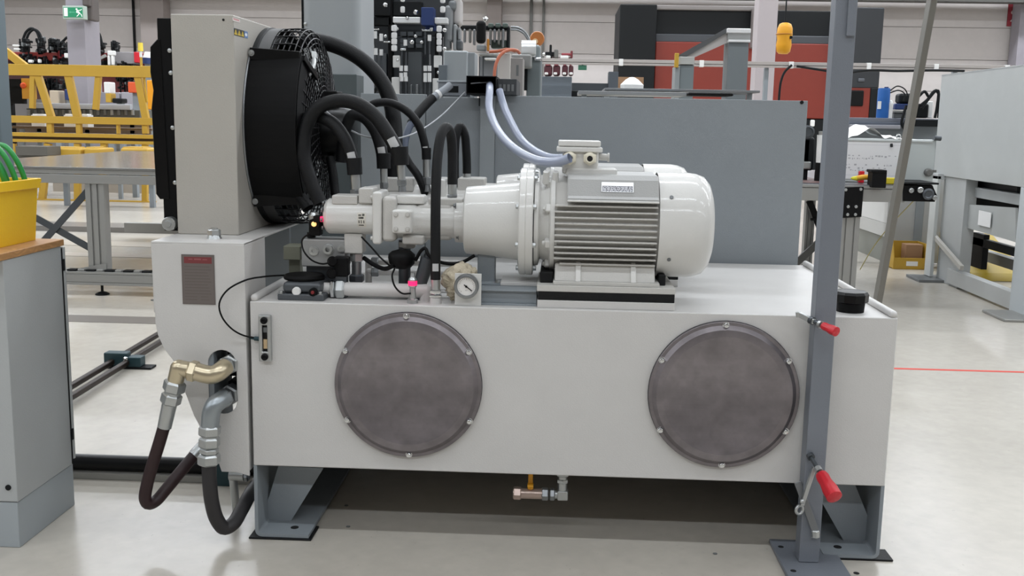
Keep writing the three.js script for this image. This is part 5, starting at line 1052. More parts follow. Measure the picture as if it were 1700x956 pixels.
{ // red machines with black hose clusters in front of the far wall
  const z = -20;
  const t = thing('hydraulic_press', 'long dark red machine with black hose clusters on top at the far wall', 'machine', V(-11, 0, z));
  const B = (n, a, m, dz = 0, d = 0.6) => part(t, n, pbox(...a, z + dz, d, 0.02), m);
  B('red_beam', [-30, 86, 96, 100], mat(0x8a2a22, 0.5)); B('red_beam', [96, 84, 116, 97], mat(0x9c2b33, 0.5)); B('red_beam', [160, 88, 244, 96], M.redDark);
  B('red_body', [-30, 100, 118, 165], mat(0x4a2a2a, 0.6), -0.2); B('red_body', [150, 96, 250, 165], mat(0x6d2a2c, 0.6), -0.2);
  B('grey_hood', [178, 86, 226, 106], mat(0x8d8a8c, 0.4), 0.1); B('base', [-30, 165, 255, 285], mat(0x6e6a68, 0.6), -0.2);
  B('red_end', [222, 86, 230, 104], M.red, 0.15, 0.3);
  const cl = (x0, y0, x1, y1, n) => { // a cluster of small valve bodies, stems and couplings
    const g = [], l = [];
    for (let k = 0; k < n * 4; k++) { const x = rr(x0, x1 - 2), y = rr(y0, y1 - 4), w = rr(1.6, 4.2), h = rr(2.5, 8); (k % 6 === 5 ? l : g).push(pbox(x, y, x + w, Math.min(y1, y + h), z + rr(-0.2, 0.35), rr(0.08, 0.2), 0.015)); }
    for (let k = 0; k < 3; k++) { const x = rr(x0, x1 - 2); g.push(pbox(x, y0 + rr(2, 8), x + 1.6, y1 + 4, z + rr(-0.1, 0.2), 0.06, 0.01)); }
    g.push(pbox((x0 + x1) / 2 - 4, y0 + 8, (x0 + x1) / 2 + 4, y1 + 2, z, 0.2, 0.02));
    const q = part(t, 'valve_cluster', g, M.charcoal); q.userData.kind = 'stuff'; part(t, 'coupling_cluster', l, M.iron).userData.kind = 'stuff';
  };
  cl(30, 62, 48, 86, 9); cl(58, 60, 72, 90, 8); cl(77, 62, 97, 84, 9); cl(98, 68, 113, 90, 7); cl(155, 70, 172, 92, 7); cl(183, 66, 195, 86, 6); cl(40, 86, 60, 112, 8); cl(60, 92, 80, 116, 8); cl(84, 92, 112, 112, 9); cl(165, 98, 182, 116, 6);
  cl(20, 88, 42, 108, 6); cl(150, 100, 164, 118, 5); cl(186, 98, 224, 116, 9); cl(66, 128, 112, 152, 10); cl(190, 122, 236, 150, 10);
  const hs = (x0, y0, x1, y1, top) => part(t, 'hose', tube([at(x0, y0, z), at(x0 + (x1 - x0) * 0.2, top + 6, z), at((x0 + x1) / 2, top, z), at(x1 - (x1 - x0) * 0.2, top + 5, z), at(x1, y1, z)], 0.03, 24, 8), M.charcoal);
  hs(38, 66, 66, 66, 47); hs(43, 68, 70, 68, 49); hs(130, 70, 166, 76, 46); hs(140, 70, 170, 76, 50); hs(100, 72, 125, 72, 62);
  for (const [x0, y0, x1, y1] of [[20, 74, 31, 77], [22, 80, 32, 83], [46, 99, 53, 104], [62, 98, 66, 104], [178, 84, 190, 92], [178, 92, 182, 108], [184, 92, 188, 108], [156, 96, 162, 102], [106, 88, 112, 96]]) B('pale_fitting', [x0, y0, x1, y1], M.white, 0.35, 0.1);
  part(t, 'rod', bar(at(146, 108, z + 0.4), at(176, 92, z + 0.4), 0.06, 0.06), M.alu);
  const bl = thing('blue_canister', 'small blue canister with a pale lid beside the black radiator', 'canister', V(at(245, 100, z + 1).x, 0, z + 1));
  part(bl, 'body', [cyl(at(245, 106, z + 1), at(245, 96, z + 1), 0.11)], M.navy); part(bl, 'lid', [cyl(at(245, 96, z + 1), at(245, 86, z + 1), 0.1, 0.06)], M.paper); part(bl, 'stand', box(bl.position.x - 0.06, bl.position.x + 0.06, 0, at(245, 106, z + 1).y, z + 0.9, z + 1.02), M.grey);
  const lt = thing('warning_beacon', 'small yellow beacon lamp on a thin pole left of the radiator', 'beacon', V(at(234, 90, z + 1.2).x, 0, z + 1.2));
  part(lt, 'lamp', [cyl(at(233.5, 85, z + 1.2), at(233, 71, z + 1.2), 0.055, 0.05)], mat(0xe8cf4a, 0.4)); part(lt, 'neck', cyl(at(234, 95, z + 1.2), at(233.5, 85, z + 1.2), 0.03), M.white); part(lt, 'pole', box(lt.position.x - 0.02, lt.position.x + 0.02, 0, at(234, 95, z + 1.2).y, z + 1.18, z + 1.22), M.yellow);
}
// ---------------------------------------------------------------- centre background, above the enclosure
{ // valve stand with chrome blocks
  const z = -3.3, D = 0.1;
  const t = thing('valve_stand', 'tall dark machine stand with rows of shining chrome valve blocks and cylinders', 'machine', V(at(680, 100, z).x, 0, z - 0.2));
  const B = (n, a, m, dz = 0, d = 0.08, r = 0.005) => part(t, n, pbox(...a, z + dz, d, r), m);
  const C = (n, px, y0, y1, rpx, m, dz = 0) => part(t, n, cyl(at(px, y1, z + dz), at(px, y0, z + dz), rpx * mpp(z), rpx * mpp(z), 14), m);
  B('back_plate', [600, -60, 762, 60], mat(0x33363a, 0.5), -0.12, 0.05);
  B('back_plate', [600, 60, 735, 170], mat(0x44484c, 0.5), -0.12, 0.05);
  part(t, 'column', box(at(610, 100, z).x, at(740, 100, z).x, 0, at(680, 160, z).y, z - 0.3, z - 0.12, 0.01), M.darkSteel);
  B('upright', [644, -60, 651, 170], M.black, 0.02); B('upright', [722, 55, 728, 140], M.black, 0.0); B('upright', [598, -60, 602, 80], M.black, 0.0);
  B('cross_bar', [600, 26, 617, 31], M.chrome, 0.06); B('cross_bar', [600, 33, 617, 36], M.chrome, 0.06); B('cross_bar', [652, 28, 698, 38], M.bright, 0.08); B('cross_bar', [721, 29, 743, 39], M.bright, 0.1);
  B('black_block', [620, -10, 648, 26], M.charcoal, 0.04); B('black_block', [652, 2, 700, 26], M.charcoal, 0.0); B('black_block', [618, 28, 650, 42], M.charcoal, 0.02);
  B('blue_block', [699, 12, 720, 42], M.navy, 0.12, 0.1); B('blue_block', [706, 38, 722, 50], M.navy, 0.06); B('blue_block', [626, -12, 650, 16], M.navy, 0.02);
  for (const [x0, ys, w] of [[601, [43, 54, 65, 74], 9], [650, [43, 55, 65, 76], 9], [725, [44, 56, 66, 77], 8], [612, [-4, 10], 8], [665, [-6, 12], 7], [731, [-4, 12], 8]])
    ys.forEach((y, i) => part(t, 'chrome_block', lathe([[w * 0.3, 0], [w * 0.5, 1], [w * 0.52, 5], [w * 0.5, 8.4], [w * 0.3, 9.4]].map(p => [p[0] * mpp(z), p[1] * mpp(z)]), at(x0 + w / 2, y + 9, z + 0.12), UP, 12), M.bright));
  for (const [px, y0, y1] of [[623, 52, 64], [633, 56, 68], [617, 76, 84], [624, 80, 91], [633, 82, 92], [673, 66, 76], [713, 58, 68], [666, 109, 118], [674, 109, 118], [666, 121, 128], [673, 120, 128], [667, 127, 135], [674, 127, 135], [706, 109, 118], [713, 109, 118], [706, 121, 128], [713, 121, 128], [706, 128, 136], [713, 128, 136]]) C('chrome_nut', px, y0, y1, 3, M.bright, 0.1);
  for (const [px, y0, y1] of [[667, 82, 110], [674, 86, 110], [706, 48, 90], [713, 62, 90], [666, 134, 170], [674, 134, 170], [706, 134, 170], [713, 134, 170], [625, 90, 118], [633, 92, 118]]) C('pipe', px, y0, y1, 1.4, M.darkSteel, 0.08);
  for (const [px, py, r] of [[655, 60, 3], [657, 70, 3], [684, 70, 4], [660, 48, 2.5], [716, 48, 3], [619, 76, 3.4], [690, 60, 3], [700, 70, 3], [640, 60, 3], [612, 58, 2.5], [660, 100, 2.5], [728, 120, 3], [690, 20, 4], [640, 8, 4], [676, 30, 3]]) part(t, 'chrome_fitting', [ball(at(px, py, z + 0.1), r * mpp(z), 10)], M.chrome);
  for (const [x0, y0, x1, y1] of [[605, 90, 608, 126], [612, 90, 615, 124], [618, 96, 621, 150], [690, 140, 694, 172], [681, 140, 684, 172], [655, 36, 658, 60], [712, 90, 715, 108]]) B('thin_pipe', [x0, y0, x1, y1], M.steel, 0.05, 0.015);
  B('tee', [664, 80, 674, 84], M.chrome, 0.11, 0.02); B('rod', [612, 47, 630, 50], M.chrome, 0.1, 0.02); B('rod', [636, 68, 648, 71], M.chrome, 0.1, 0.02); B('rod', [700, 48, 718, 52], M.chrome, 0.09, 0.02);
  for (const [y0, h] of [[52, 8], [63, 9], [72, 8]]) for (const x of [664, 676, 690]) B('grey_segment', [x, y0, x + 11, y0 + h], M.darkSteel, 0.02);
  B('white_panel', [652, 92, 664, 112], M.white, 0.06, 0.02); B('white_panel', [720, 92, 733, 112], M.white, 0.06, 0.02); B('white_panel', [650, 128, 663, 170], M.white, 0.06, 0.02); B('white_panel', [599, 126, 607, 170], M.white, 0.06, 0.02); B('white_panel', [718, 130, 730, 170], M.white, 0.06, 0.02);
  B('grey_cylinder', [677, 86, 700, 170], mat(0x565a5d, 0.4, 0.4), 0.03); B('grey_cylinder', [604, 88, 642, 126], mat(0x63676b, 0.45, 0.3), 0.0);
  for (const [a, b] of [[[600, 84], [642, 152]], [[622, 124], [604, 158]], [[634, 128], [616, 158]]]) part(t, 'black_hose', tube([at(...a, z + 0.14), at((a[0] + b[0]) / 2 + 3, (a[1] + b[1]) / 2, z + 0.16), at(...b, z + 0.14)], 0.012, 12, 8), M.rubber);
  for (const y of [45, 76]) part(t, 'chrome_ball', ball(at(738, y + 5, z + 0.12), 3.4 * mpp(z)), M.chrome);
  for (const [x0, y0, x1, y1, m] of [[738, 8, 752, 70, 0x8d9092], [744, 0, 757, 18, 0x777b7d], [736, 50, 748, 84, 0x6f7375], [752, 40, 758, 84, 0x9a9ea0], [757, 65, 767, 84, 0x565a5d], [760, 46, 764, 66, 0x8a8d8f]]) B('grey_housing', [x0, y0, x1, y1], mat(m, 0.45, 0.3), -0.02, 0.1, 0.02);
  B('pale_hood', [752, -5, 764, 40], mat(0xb8b4b2, 0.5), -0.04, 0.2, 0.02);
}
{ // light grey box, beige arm and chrome roll
  const z = -2.6;
  const a = thing('switch_box', 'pale grey switch box behind the duct on the enclosure', 'box', V(at(755, 100, z).x, 0, z - 0.15));
  part(a, 'body', pbox(736, 84, 776, 172, z, 0.25, 0.01), mat(0xaab0b3, 0.5)); part(a, 'side', pbox(776, 87, 788, 172, z - 0.03, 0.2, 0.004), mat(0x9aa0a3, 0.5)); part(a, 'dark_cover', pbox(728, 108, 742, 138, z + 0.02, 0.05), mat(0x70787e, 0.5));
  const p = at(760, 170, z); part(a, 'stand', box(p.x - 0.05, p.x + 0.08, 0, p.y, z - 0.2, z - 0.05), M.grey);
  const z2 = -2.3, b = thing('guide_machine', 'beige upright guide arm with a grey side standing behind the cable box', 'machine', V(at(840, 100, z2).x, 0, z2 - 0.2));
  part(b, 'front_plate', pbox(826, 88, 847, 165, z2, 0.04, 0.004), mat(0xd2cec8, 0.5));
  const u0 = at(847, 90, z2), u1 = at(868, 112, z2 - 0.5); part(b, 'side_plate', pbox(847, 96, 868, 172, z2 - 0.04, 0.2, 0.004), mat(0x9c9895, 0.5)); part(b, 'upper_side', pbox(849, 90, 882, 112, z2 - 0.25, 0.2, 0.01), mat(0x90918f, 0.45));
  part(b, 'slot', pbox(857, 108, 861, 126, z2 - 0.038, 0.002, 0), M.iron);
  part(b, 'stand', box(u0.x - 0.1, u0.x + 0.12, 0, at(840, 164, z2).y, z2 - 0.2, z2 - 0.02), M.grey);
  const z3 = -2.7, c = thing('arched_housing', 'grey housing with a bright rounded metal cap right of the guide arm', 'machine', V(at(885, 120, z3).x, 0, z3 - 0.2));
  part(c, 'body', pbox(874, 92, 898, 172, z3 - 0.02, 0.3, 0.01), mat(0x7b8486, 0.45, 0.2)); part(c, 'cap', [cyl(at(866, 80, z3), at(890, 80, z3), 0.042), pbox(868, 84, 890, 95, z3 + 0.01, 0.2, 0.02)], M.bright); part(c, 'shoulder', [pbox(886, 74, 897, 102, z3 - 0.02, 0.25, 0.03)], mat(0x8d9698, 0.4, 0.3)); part(c, 'chrome_band', [pbox(886, 95, 899, 101, z3 + 0.0, 0.2, 0.01)], M.chrome);
  part(c, 'dark_gap', pbox(870, 112, 875, 150, z3, 0.02, 0), M.charcoal); part(c, 'stand', box(at(880, 150, z3).x - 0.1, at(890, 150, z3).x, 0, at(880, 170, z3).y, z3 - 0.3, z3 - 0.05), M.grey);
  // orange hose laid over the arm
  const r = [[819, 170, -2.2], [820, 140, -2.2], [823, 108, -2.22], [832, 90, -2.25], [846, 83, -2.3], [858, 84, -2.35], [862, 88, -2.4]].map(q => at(...q));
  solo('orange_hose', 'bright orange hose curving over the beige guide arm', 'hose', [tube(r, 0.0085, 40, 10), tube([[812, 86, -2.4], [826, 85, -2.4], [842, 82, -2.4], [856, 85, -2.4]].map(q => at(...q)), 0.008, 30, 10)], mat(0xb86445, 0.5), r[0]);
}
{ // tool head with dark disc and tubes
  const z = -4.6, t = thing('tool_head', 'dark machine head with a black oval cover and fine tubing above the guide arm', 'machine', V(at(810, 70, z).x, 0, z - 0.2));
  const B = (n, a, m, dz = 0, d = 0.12, r = 0.01) => part(t, n, pbox(...a, z + dz, d, r), m);
  B('beam', [764, 42, 846, 50], M.charcoal, 0); B('post', [841, 44, 846, 80], M.charcoal, 0.02); const d = at(798, 51, z + 0.2);
  part(t, 'disc_case', pbox(790, 34, 806, 72, z + 0.2, 0.06, 0.03), M.black);
  for (const x of [769, 778, 785, 812, 819, 826, 833]) B('tube', [x, 48, x + 4, 70 + (x * 7) % 9], x % 2 ? M.steel : M.aluDark, 0.05, 0.05);
  for (const x of [810, 822, 834]) B('green_unit', [x, 38, x + 9, 46], mat(0x4d5a54, 0.5), 0.03);
  B('ochre_bar', [808, 64, 812, 85], mat(0xb5792c, 0.5), 0.1, 0.04); B('rail', [795, 88, 826, 93], M.alu, 0.08); B('rail', [804, 96, 824, 99], M.white, 0.1); B('box', [791, 74, 806, 84], mat(0x8d9294, 0.5), 0.06);
  B('lower_box', [797, 93, 826, 170], mat(0x85888c, 0.5), -0.05); for (const x of [795, 801]) B('leg', [x, 93, x + 2, 128], M.darkSteel, 0.05, 0.03);
  B('green_unit', [815, 66, 842, 80], mat(0x3f4a45, 0.5), 0.0); part(t, 'chrome_cap', ball(at(806, 32, z + 0.1), 0.02), M.chrome);
  for (const k of [0, 4]) part(t, 'bent_tube', tube([[848, 45 + k, z], [860, 46 + k, z], [870, 52 + k, z], [877, 62 + k, z], [880, 72, z]].map(q => at(...q)), 0.009, 24, 8), M.steel);
  const p = at(810, 90, z); part(t, 'stand', box(p.x - 0.1, p.x + 0.1, 0, at(810, 168, z).y, z - 0.3, z - 0.1), M.grey);
}
{ // ochre disc, small red and dark machine on a grey box
  const z = -8, q = at(892, 65, z), r = 11.5 * mpp(z);
  const t = thing('cable_reel', 'round ochre reel in front of the far wall, above the arched housing', 'reel', V(q.x, 0, z));
  part(t, 'disc', lathe([[0, 0], [r * 0.9, 0], [r, 0.02], [r, 0.06], [r * 0.9, 0.08], [0, 0.08]], q, ZD, 32), mat(0xa66428, 0.5)); part(t, 'hub', lathe([[0.03, 0.08], [0.03, 0.1], [0, 0.1]], V(q.x - 0.02, q.y - 0.03, q.z), ZD, 14), M.tan); part(t, 'pole', box(q.x - 0.03, q.x + 0.03, 0, q.y, z - 0.06, z), M.grey);
  const z2 = -10, u = thing('red_valve_bank', 'row of small dark red valves with pale fittings on a slate grey box', 'machine', V(at(925, 130, z2).x, 0, z2 - 0.3));
  const B = (n, a, m, dz = 0, d = 0.2, rr_ = 0.01) => part(u, n, pbox(...a, z2 + dz, d, rr_), m);
  B('grey_box', [899, 127, 949, 172], mat(0x5c646c, 0.5)); B('dark_base', [880, 150, 1000, 172], M.charcoal, -0.15);
  for (const [x, w] of [[903, 14], [918, 12], [933, 10], [944, 8]]) { B('valve', [x, 108, x + w, 126], mat(0x4b2028, 0.5), -0.02, 0.15, 0.03); B('pale_fitting', [x + 1, 120, x + 7, 124], M.white, 0.05, 0.05); B('red_cap', [x + 2, 105, x + w - 3, 109], mat(0x8a4a50, 0.5), 0); }
  B('dark_post', [912, 74, 916, 96], M.charcoal, 0.0, 0.1); B('dark_post', [920, 82, 927, 96], M.aluDark, 0, 0.1); B('red_arm', [932, 88, 950, 92], mat(0x8d3a40, 0.5), 0, 0.1); B('red_arm', [947, 84, 951, 96], mat(0x6d2a30, 0.5), 0, 0.1); B('dark_arm', [905, 86, 926, 93], M.charcoal, -0.02, 0.1); part(u, 'chrome_ball', ball(at(903, 90, z2 + 0.05), 0.02), M.chrome); B('white_fitting', [906, 92, 914, 97], M.white, 0.03, 0.1); B('white_fitting', [930, 92, 944, 97], M.white, 0.03, 0.1);
  B('mount', [905, 94, 950, 106], mat(0x9a8d8c, 0.6), -0.1); { const s0 = at(910, 170, z2 - 0.2), s1 = at(940, 170, z2 - 0.2); part(u, 'stand', box(s0.x, s1.x, 0, s0.y, z2 - 0.35, z2 - 0.05), M.grey); }
  const z3 = -9.53, e = thing('exit_sign', 'tiny green exit sign hanging below the supply rail', 'sign', at(967, 113, z3));
  part(e, 'face', pbox(960, 108, 974, 116, z3, 0.06), mat(0x3f7a62, 0.5)); part(e, 'hanger', cyl(at(967, 109, z3 - 0.03), at(967, 104, z3 - 0.03), 0.01, 0.01, 8), M.grey);
  const v = thing('low_wall', 'dark low machine cover left of the black machine', 'cover', V(at(985, 150, z2).x, 0, z2 - 1));
  part(v, 'cover', pbox(949, 138, 1016, 172, z2 - 0.8, 0.4), mat(0x34393e, 0.5)); part(v, 'post', pbox(1010, 119, 1026, 172, z2 - 0.75, 0.3), mat(0x454b52, 0.5)); part(v, 'stand', box(at(960, 170, z2).x, at(1020, 170, z2).x, 0, at(985, 171, z2).y, z2 - 1.1, z2 - 0.85), M.charcoal);
}
{ // clear cable rail crossing the hall, with white clips
  const z = -9.5, L = at(868, 102, z), R = at(1345, 107, z), y = (L.y + R.y) / 2;
  const Rr = at(1690, 110, z), t = thing('supply_rail', 'long thin grey supply rail with white clips crossing in front of the orange machine', 'rail', V((L.x + Rr.x) / 2, 0, z));
  part(t, 'rail', [box(L.x, Rr.x, y - 0.005, y + 0.034, z - 0.05, z, 0.003), box(L.x, Rr.x, y - 0.034, y - 0.012, z - 0.05, z, 0.003), box(L.x, Rr.x, y - 0.03, y + 0.03, z - 0.04, z - 0.02, 0)], mat(0xa6a09c, 0.4));
  for (const px of [1031, 1165, 1314, 1443, 1555, 1673]) { const q = at(px, 105, z); part(t, 'clip', box(q.x - 0.026, q.x + 0.026, y - 0.04, y + 0.038, z - 0.05, z + 0.012, 0.004), M.white); }
  for (const px of [880, 1275, 1590]) { const q = at(px, 105, z); part(t, 'support', box(q.x - 0.025, q.x + 0.025, 0, y - 0.034, z - 0.12, z - 0.05, 0.004), M.grey); }
  const c = [[1314, 108, z], [1302, 120, z], [1296, 135, z], [1293, 160, z], [1292, 200, z]].map(q => at(...q)).map(p => p.setZ(z + 0.02));
  part(t, 'cable', tube(c, 0.014, 30, 8), M.charcoal);
  part(t, 'cable', tube([[1322, 110, z], [1360, 116, z], [1400, 121, z], [1440, 117, z], [1490, 118, z], [1550, 117, z], [1600, 118, z]].map(q => at(...q)).map(p => p.setZ(z + 0.02)), 0.014, 50, 8), M.charcoal);
}
{ // big black and orange machine at the far wall
  const z = -24, t = thing('cutting_machine', 'huge black and orange enclosed machine in front of the far wall', 'machine', V(at(1240, 150, z).x, 0, z - 1.5));
  const B = (n, a, m, dz = 0, d = 2.5, r = 0.03) => part(t, n, pbox(...a, z + dz, d, r), m);
  B('black_tower', [1027, 7, 1088, 172], M.charcoal, 0.3); B('black_upper', [1088, 17, 1460, 62], M.charcoal, 0); B('grey_band', [1088, 58, 1400, 72], mat(0x3a3d42, 0.5), 0.02);
  B('top_rail', [1085, 9, 1265, 17], mat(0x7d7876, 0.5), 0.1); B('orange_front', [1086, 71, 1395, 195], M.orange, 0.05); B('black_side', [1390, 12, 1464, 146], mat(0x212428, 0.5), 0.3); B('lower_orange', [1405, 140, 1446, 198], M.orange, 0.28); B('black_edge', [1444, 146, 1458, 200], M.charcoal, 0.32); B('window', [1408, 150, 1434, 176], M.black, 0.34, 0.1); B('logo_plate', [1425, 130, 1436, 136], mat(0x55585d, 0.4, 0.3), 0.34, 0.06);
  B('base', [1027, 195, 1458, 300], M.charcoal, 0.0); B('side_strip', [1249, 12, 1258, 80], mat(0x77706e, 0.5), 0.4, 0.3); B('white_socket', [1346, 199, 1353, 210], M.white, 0.4, 0.1);
}
{ // pink grey building column
  const z = -14, a = at(1256, 80, z), b = at(1288, 80, z);
  struct('trim_10', box(a.x, b.x, 0, CEIL, z - 0.4, z, 0.01), mat(0xa8a0a2, 0.6));
}
{ // bent sheet steel duct and table
  const z = -6.2, t = thing('sheet_duct', 'bent grey sheet steel duct with a sloping middle and bright folded edges', 'duct', V(at(1190, 120, z).x, 0, z - 0.1));
  const B = (n, a, m, dz = 0, d = 0.25, r = 0.004) => part(t, n, pbox(...a, z + dz, d, r), m);
  B('right_post', [1207, 62, 1241, 172], mat(0x787f82, 0.4, 0.3)); B('bright_edge', [1207, 47, 1247, 55], M.bright, 0.04, 0.2, 0.008); B('fold', [1208, 54, 1246, 66], M.zinc, 0.02); B('fold_edge', [1209, 66, 1246, 70], M.bright, 0.03);
  B('left_post', [1128, 108, 1151, 172], mat(0x7d8689, 0.4, 0.3)); B('left_return', [1120, 110, 1128, 172], mat(0x969c9e, 0.4, 0.3), 0.02); B('bright_band', [1128, 94, 1153, 107], mat(0xc6c8c4, 0.35, 0.5), 0.02); B('yellow_edge', [1120, 88, 1127, 112], M.yellow, 0.05, 0.03);
  const P = pp([[1128, 94], [1207, 47], [1209, 70], [1153, 95]], z); part(t, 'slope', poly(P, z - 0.22, z - 0.02), mat(0xb5b1ae, 0.4, 0.2));
  const Q = pp([[1126, 92], [1207, 46], [1207, 54], [1140, 94]], z); part(t, 'slope_top', poly(Q, z - 0.22, z), mat(0x5d5f60, 0.4, 0.4));
  part(t, 'stand', box(at(1140, 170, z).x, at(1240, 170, z).x, 0, at(1190, 171, z).y, z - 0.25, z - 0.05), M.grey);
  const zt = -5.2, u = thing('steel_table', 'thin grey steel table behind the enclosure with a white heap in a carton', 'table', V(at(1130, 150, zt).x, 0, zt - 0.3));
  part(u, 'top', [pbox(1004, 148, 1262, 152, zt, 0.6, 0.003)], mat(0x77797b, 0.4, 0.3)); part(u, 'tray', [pbox(960, 152, 1140, 158, zt + 0.3, 0.5, 0.003)], mat(0x8a8d8f, 0.4, 0.3)); part(u, 'black_tray', [pbox(1142, 154, 1218, 159, zt + 0.35, 0.3, 0.01)], M.black);
  for (const px of [1010, 1255]) { const q = at(px, 150, zt); part(u, 'leg', box(q.x - 0.02, q.x + 0.02, 0, q.y - 0.01, zt - 0.3, zt - 0.26), M.grey); }
  part(u, 'stay', box(at(965, 155, zt).x, at(965, 155, zt).x + 0.04, 0, at(965, 157, zt + 0.2).y, zt + 0.1, zt + 0.14), M.grey);
  const c0 = at(1028, 148, zt - 0.1), c1 = at(1071, 148, zt - 0.1), yt = at(1050, 147.5, zt).y;
  const cr = thing('carton', 'open brown carton with a white pointed bag inside on the steel table', 'carton', V((c0.x + c1.x) / 2, yt, zt - 0.2));
  const yy = at(1050, 128, zt - 0.3).y; part(cr, 'back_flap', box(c0.x, c1.x, yt + 0.001, yy, zt - 0.3, zt - 0.29, 0.001), M.card);
  const mx = (c0.x + c1.x) / 2, w = (c1.x - c0.x) / 2; part(cr, 'white_bag', lathe([[w * 0.9, 0.001], [w * 0.92, (yy - yt) * 0.35], [w * 0.5, (yy - yt) * 0.75], [w * 0.2, (yy - yt) * 0.92], [0, (yy - yt) * 0.95]], V(mx, yt, zt - 0.16), UP, 9, 0.6).scale(1, 1, 1), M.white);
  // yellow hook block hanging
  const zh = -8.5, q = at(1302, 64, zh), m = mpp(zh), h = thing('hoist_block', 'yellow rounded hoist block hanging beside the pink grey column', 'hoist', V(q.x, q.y, zh));
  part(h, 'body', lathe([[0, -24], [7, -23.5], [10.5, -20], [12, -10], [11, -2], [12.2, 6], [11.5, 16], [9, 22], [5, 24], [0, 24]].map(p => [p[0] * m, p[1] * m]), q, V(0.02, 1, 0), 20, 0.9), mat(0xdf9d17, 0.45)); part(h, 'band', [ring(at(1302, 57, zh), UP, 11.8 * m, 1.2 * m, 24, 6)], mat(0xa86f10, 0.5)); part(h, 'button', cyl(at(1313, 62, zh + 0.04), at(1313, 62, zh + 0.07), 2.5 * m), M.charcoal); part(h, 'cable', cyl(V(q.x, q.y + 22 * m, zh), V(q.x, CEIL, zh), 0.008, 0.008, 8), M.charcoal);
}
{ // red hydrant sign on the far wall
  const z = ZB + 0.02, a = at(1675, 2, z), b = at(1690, 44, z), c = at(1682, 23, z);
  const tx = canvasTex(100, 280, (x, w, h) => { x.fillStyle = '#8e2a35'; x.fillRect(0, 0, w, h); x.fillStyle = '#cfc0bf'; x.fillRect(40, 20, 22, 60); x.beginPath(); x.arc(52, 125, 26, 0, 7); x.fill(); x.fillStyle = '#8e2a35'; x.beginPath(); x.arc(52, 125, 11, 0, 7); x.fill(); x.fillStyle = '#cfc0bf'; x.beginPath(); x.moveTo(25, 225); x.lineTo(50, 178); x.lineTo(76, 200); x.lineTo(70, 240); x.fill(); });
  const t = thing('wall_sign', 'narrow red sign with three pale symbols on the far right wall', 'sign', V(c.x, c.y, z));
  const p = plate(t, 'face', Math.abs(b.x - a.x), Math.abs(a.y - b.y), 0.03, new THREE.MeshStandardMaterial({ map: tx, roughness: 0.6 }), M.redDark); p.position.z = 0.02;
}
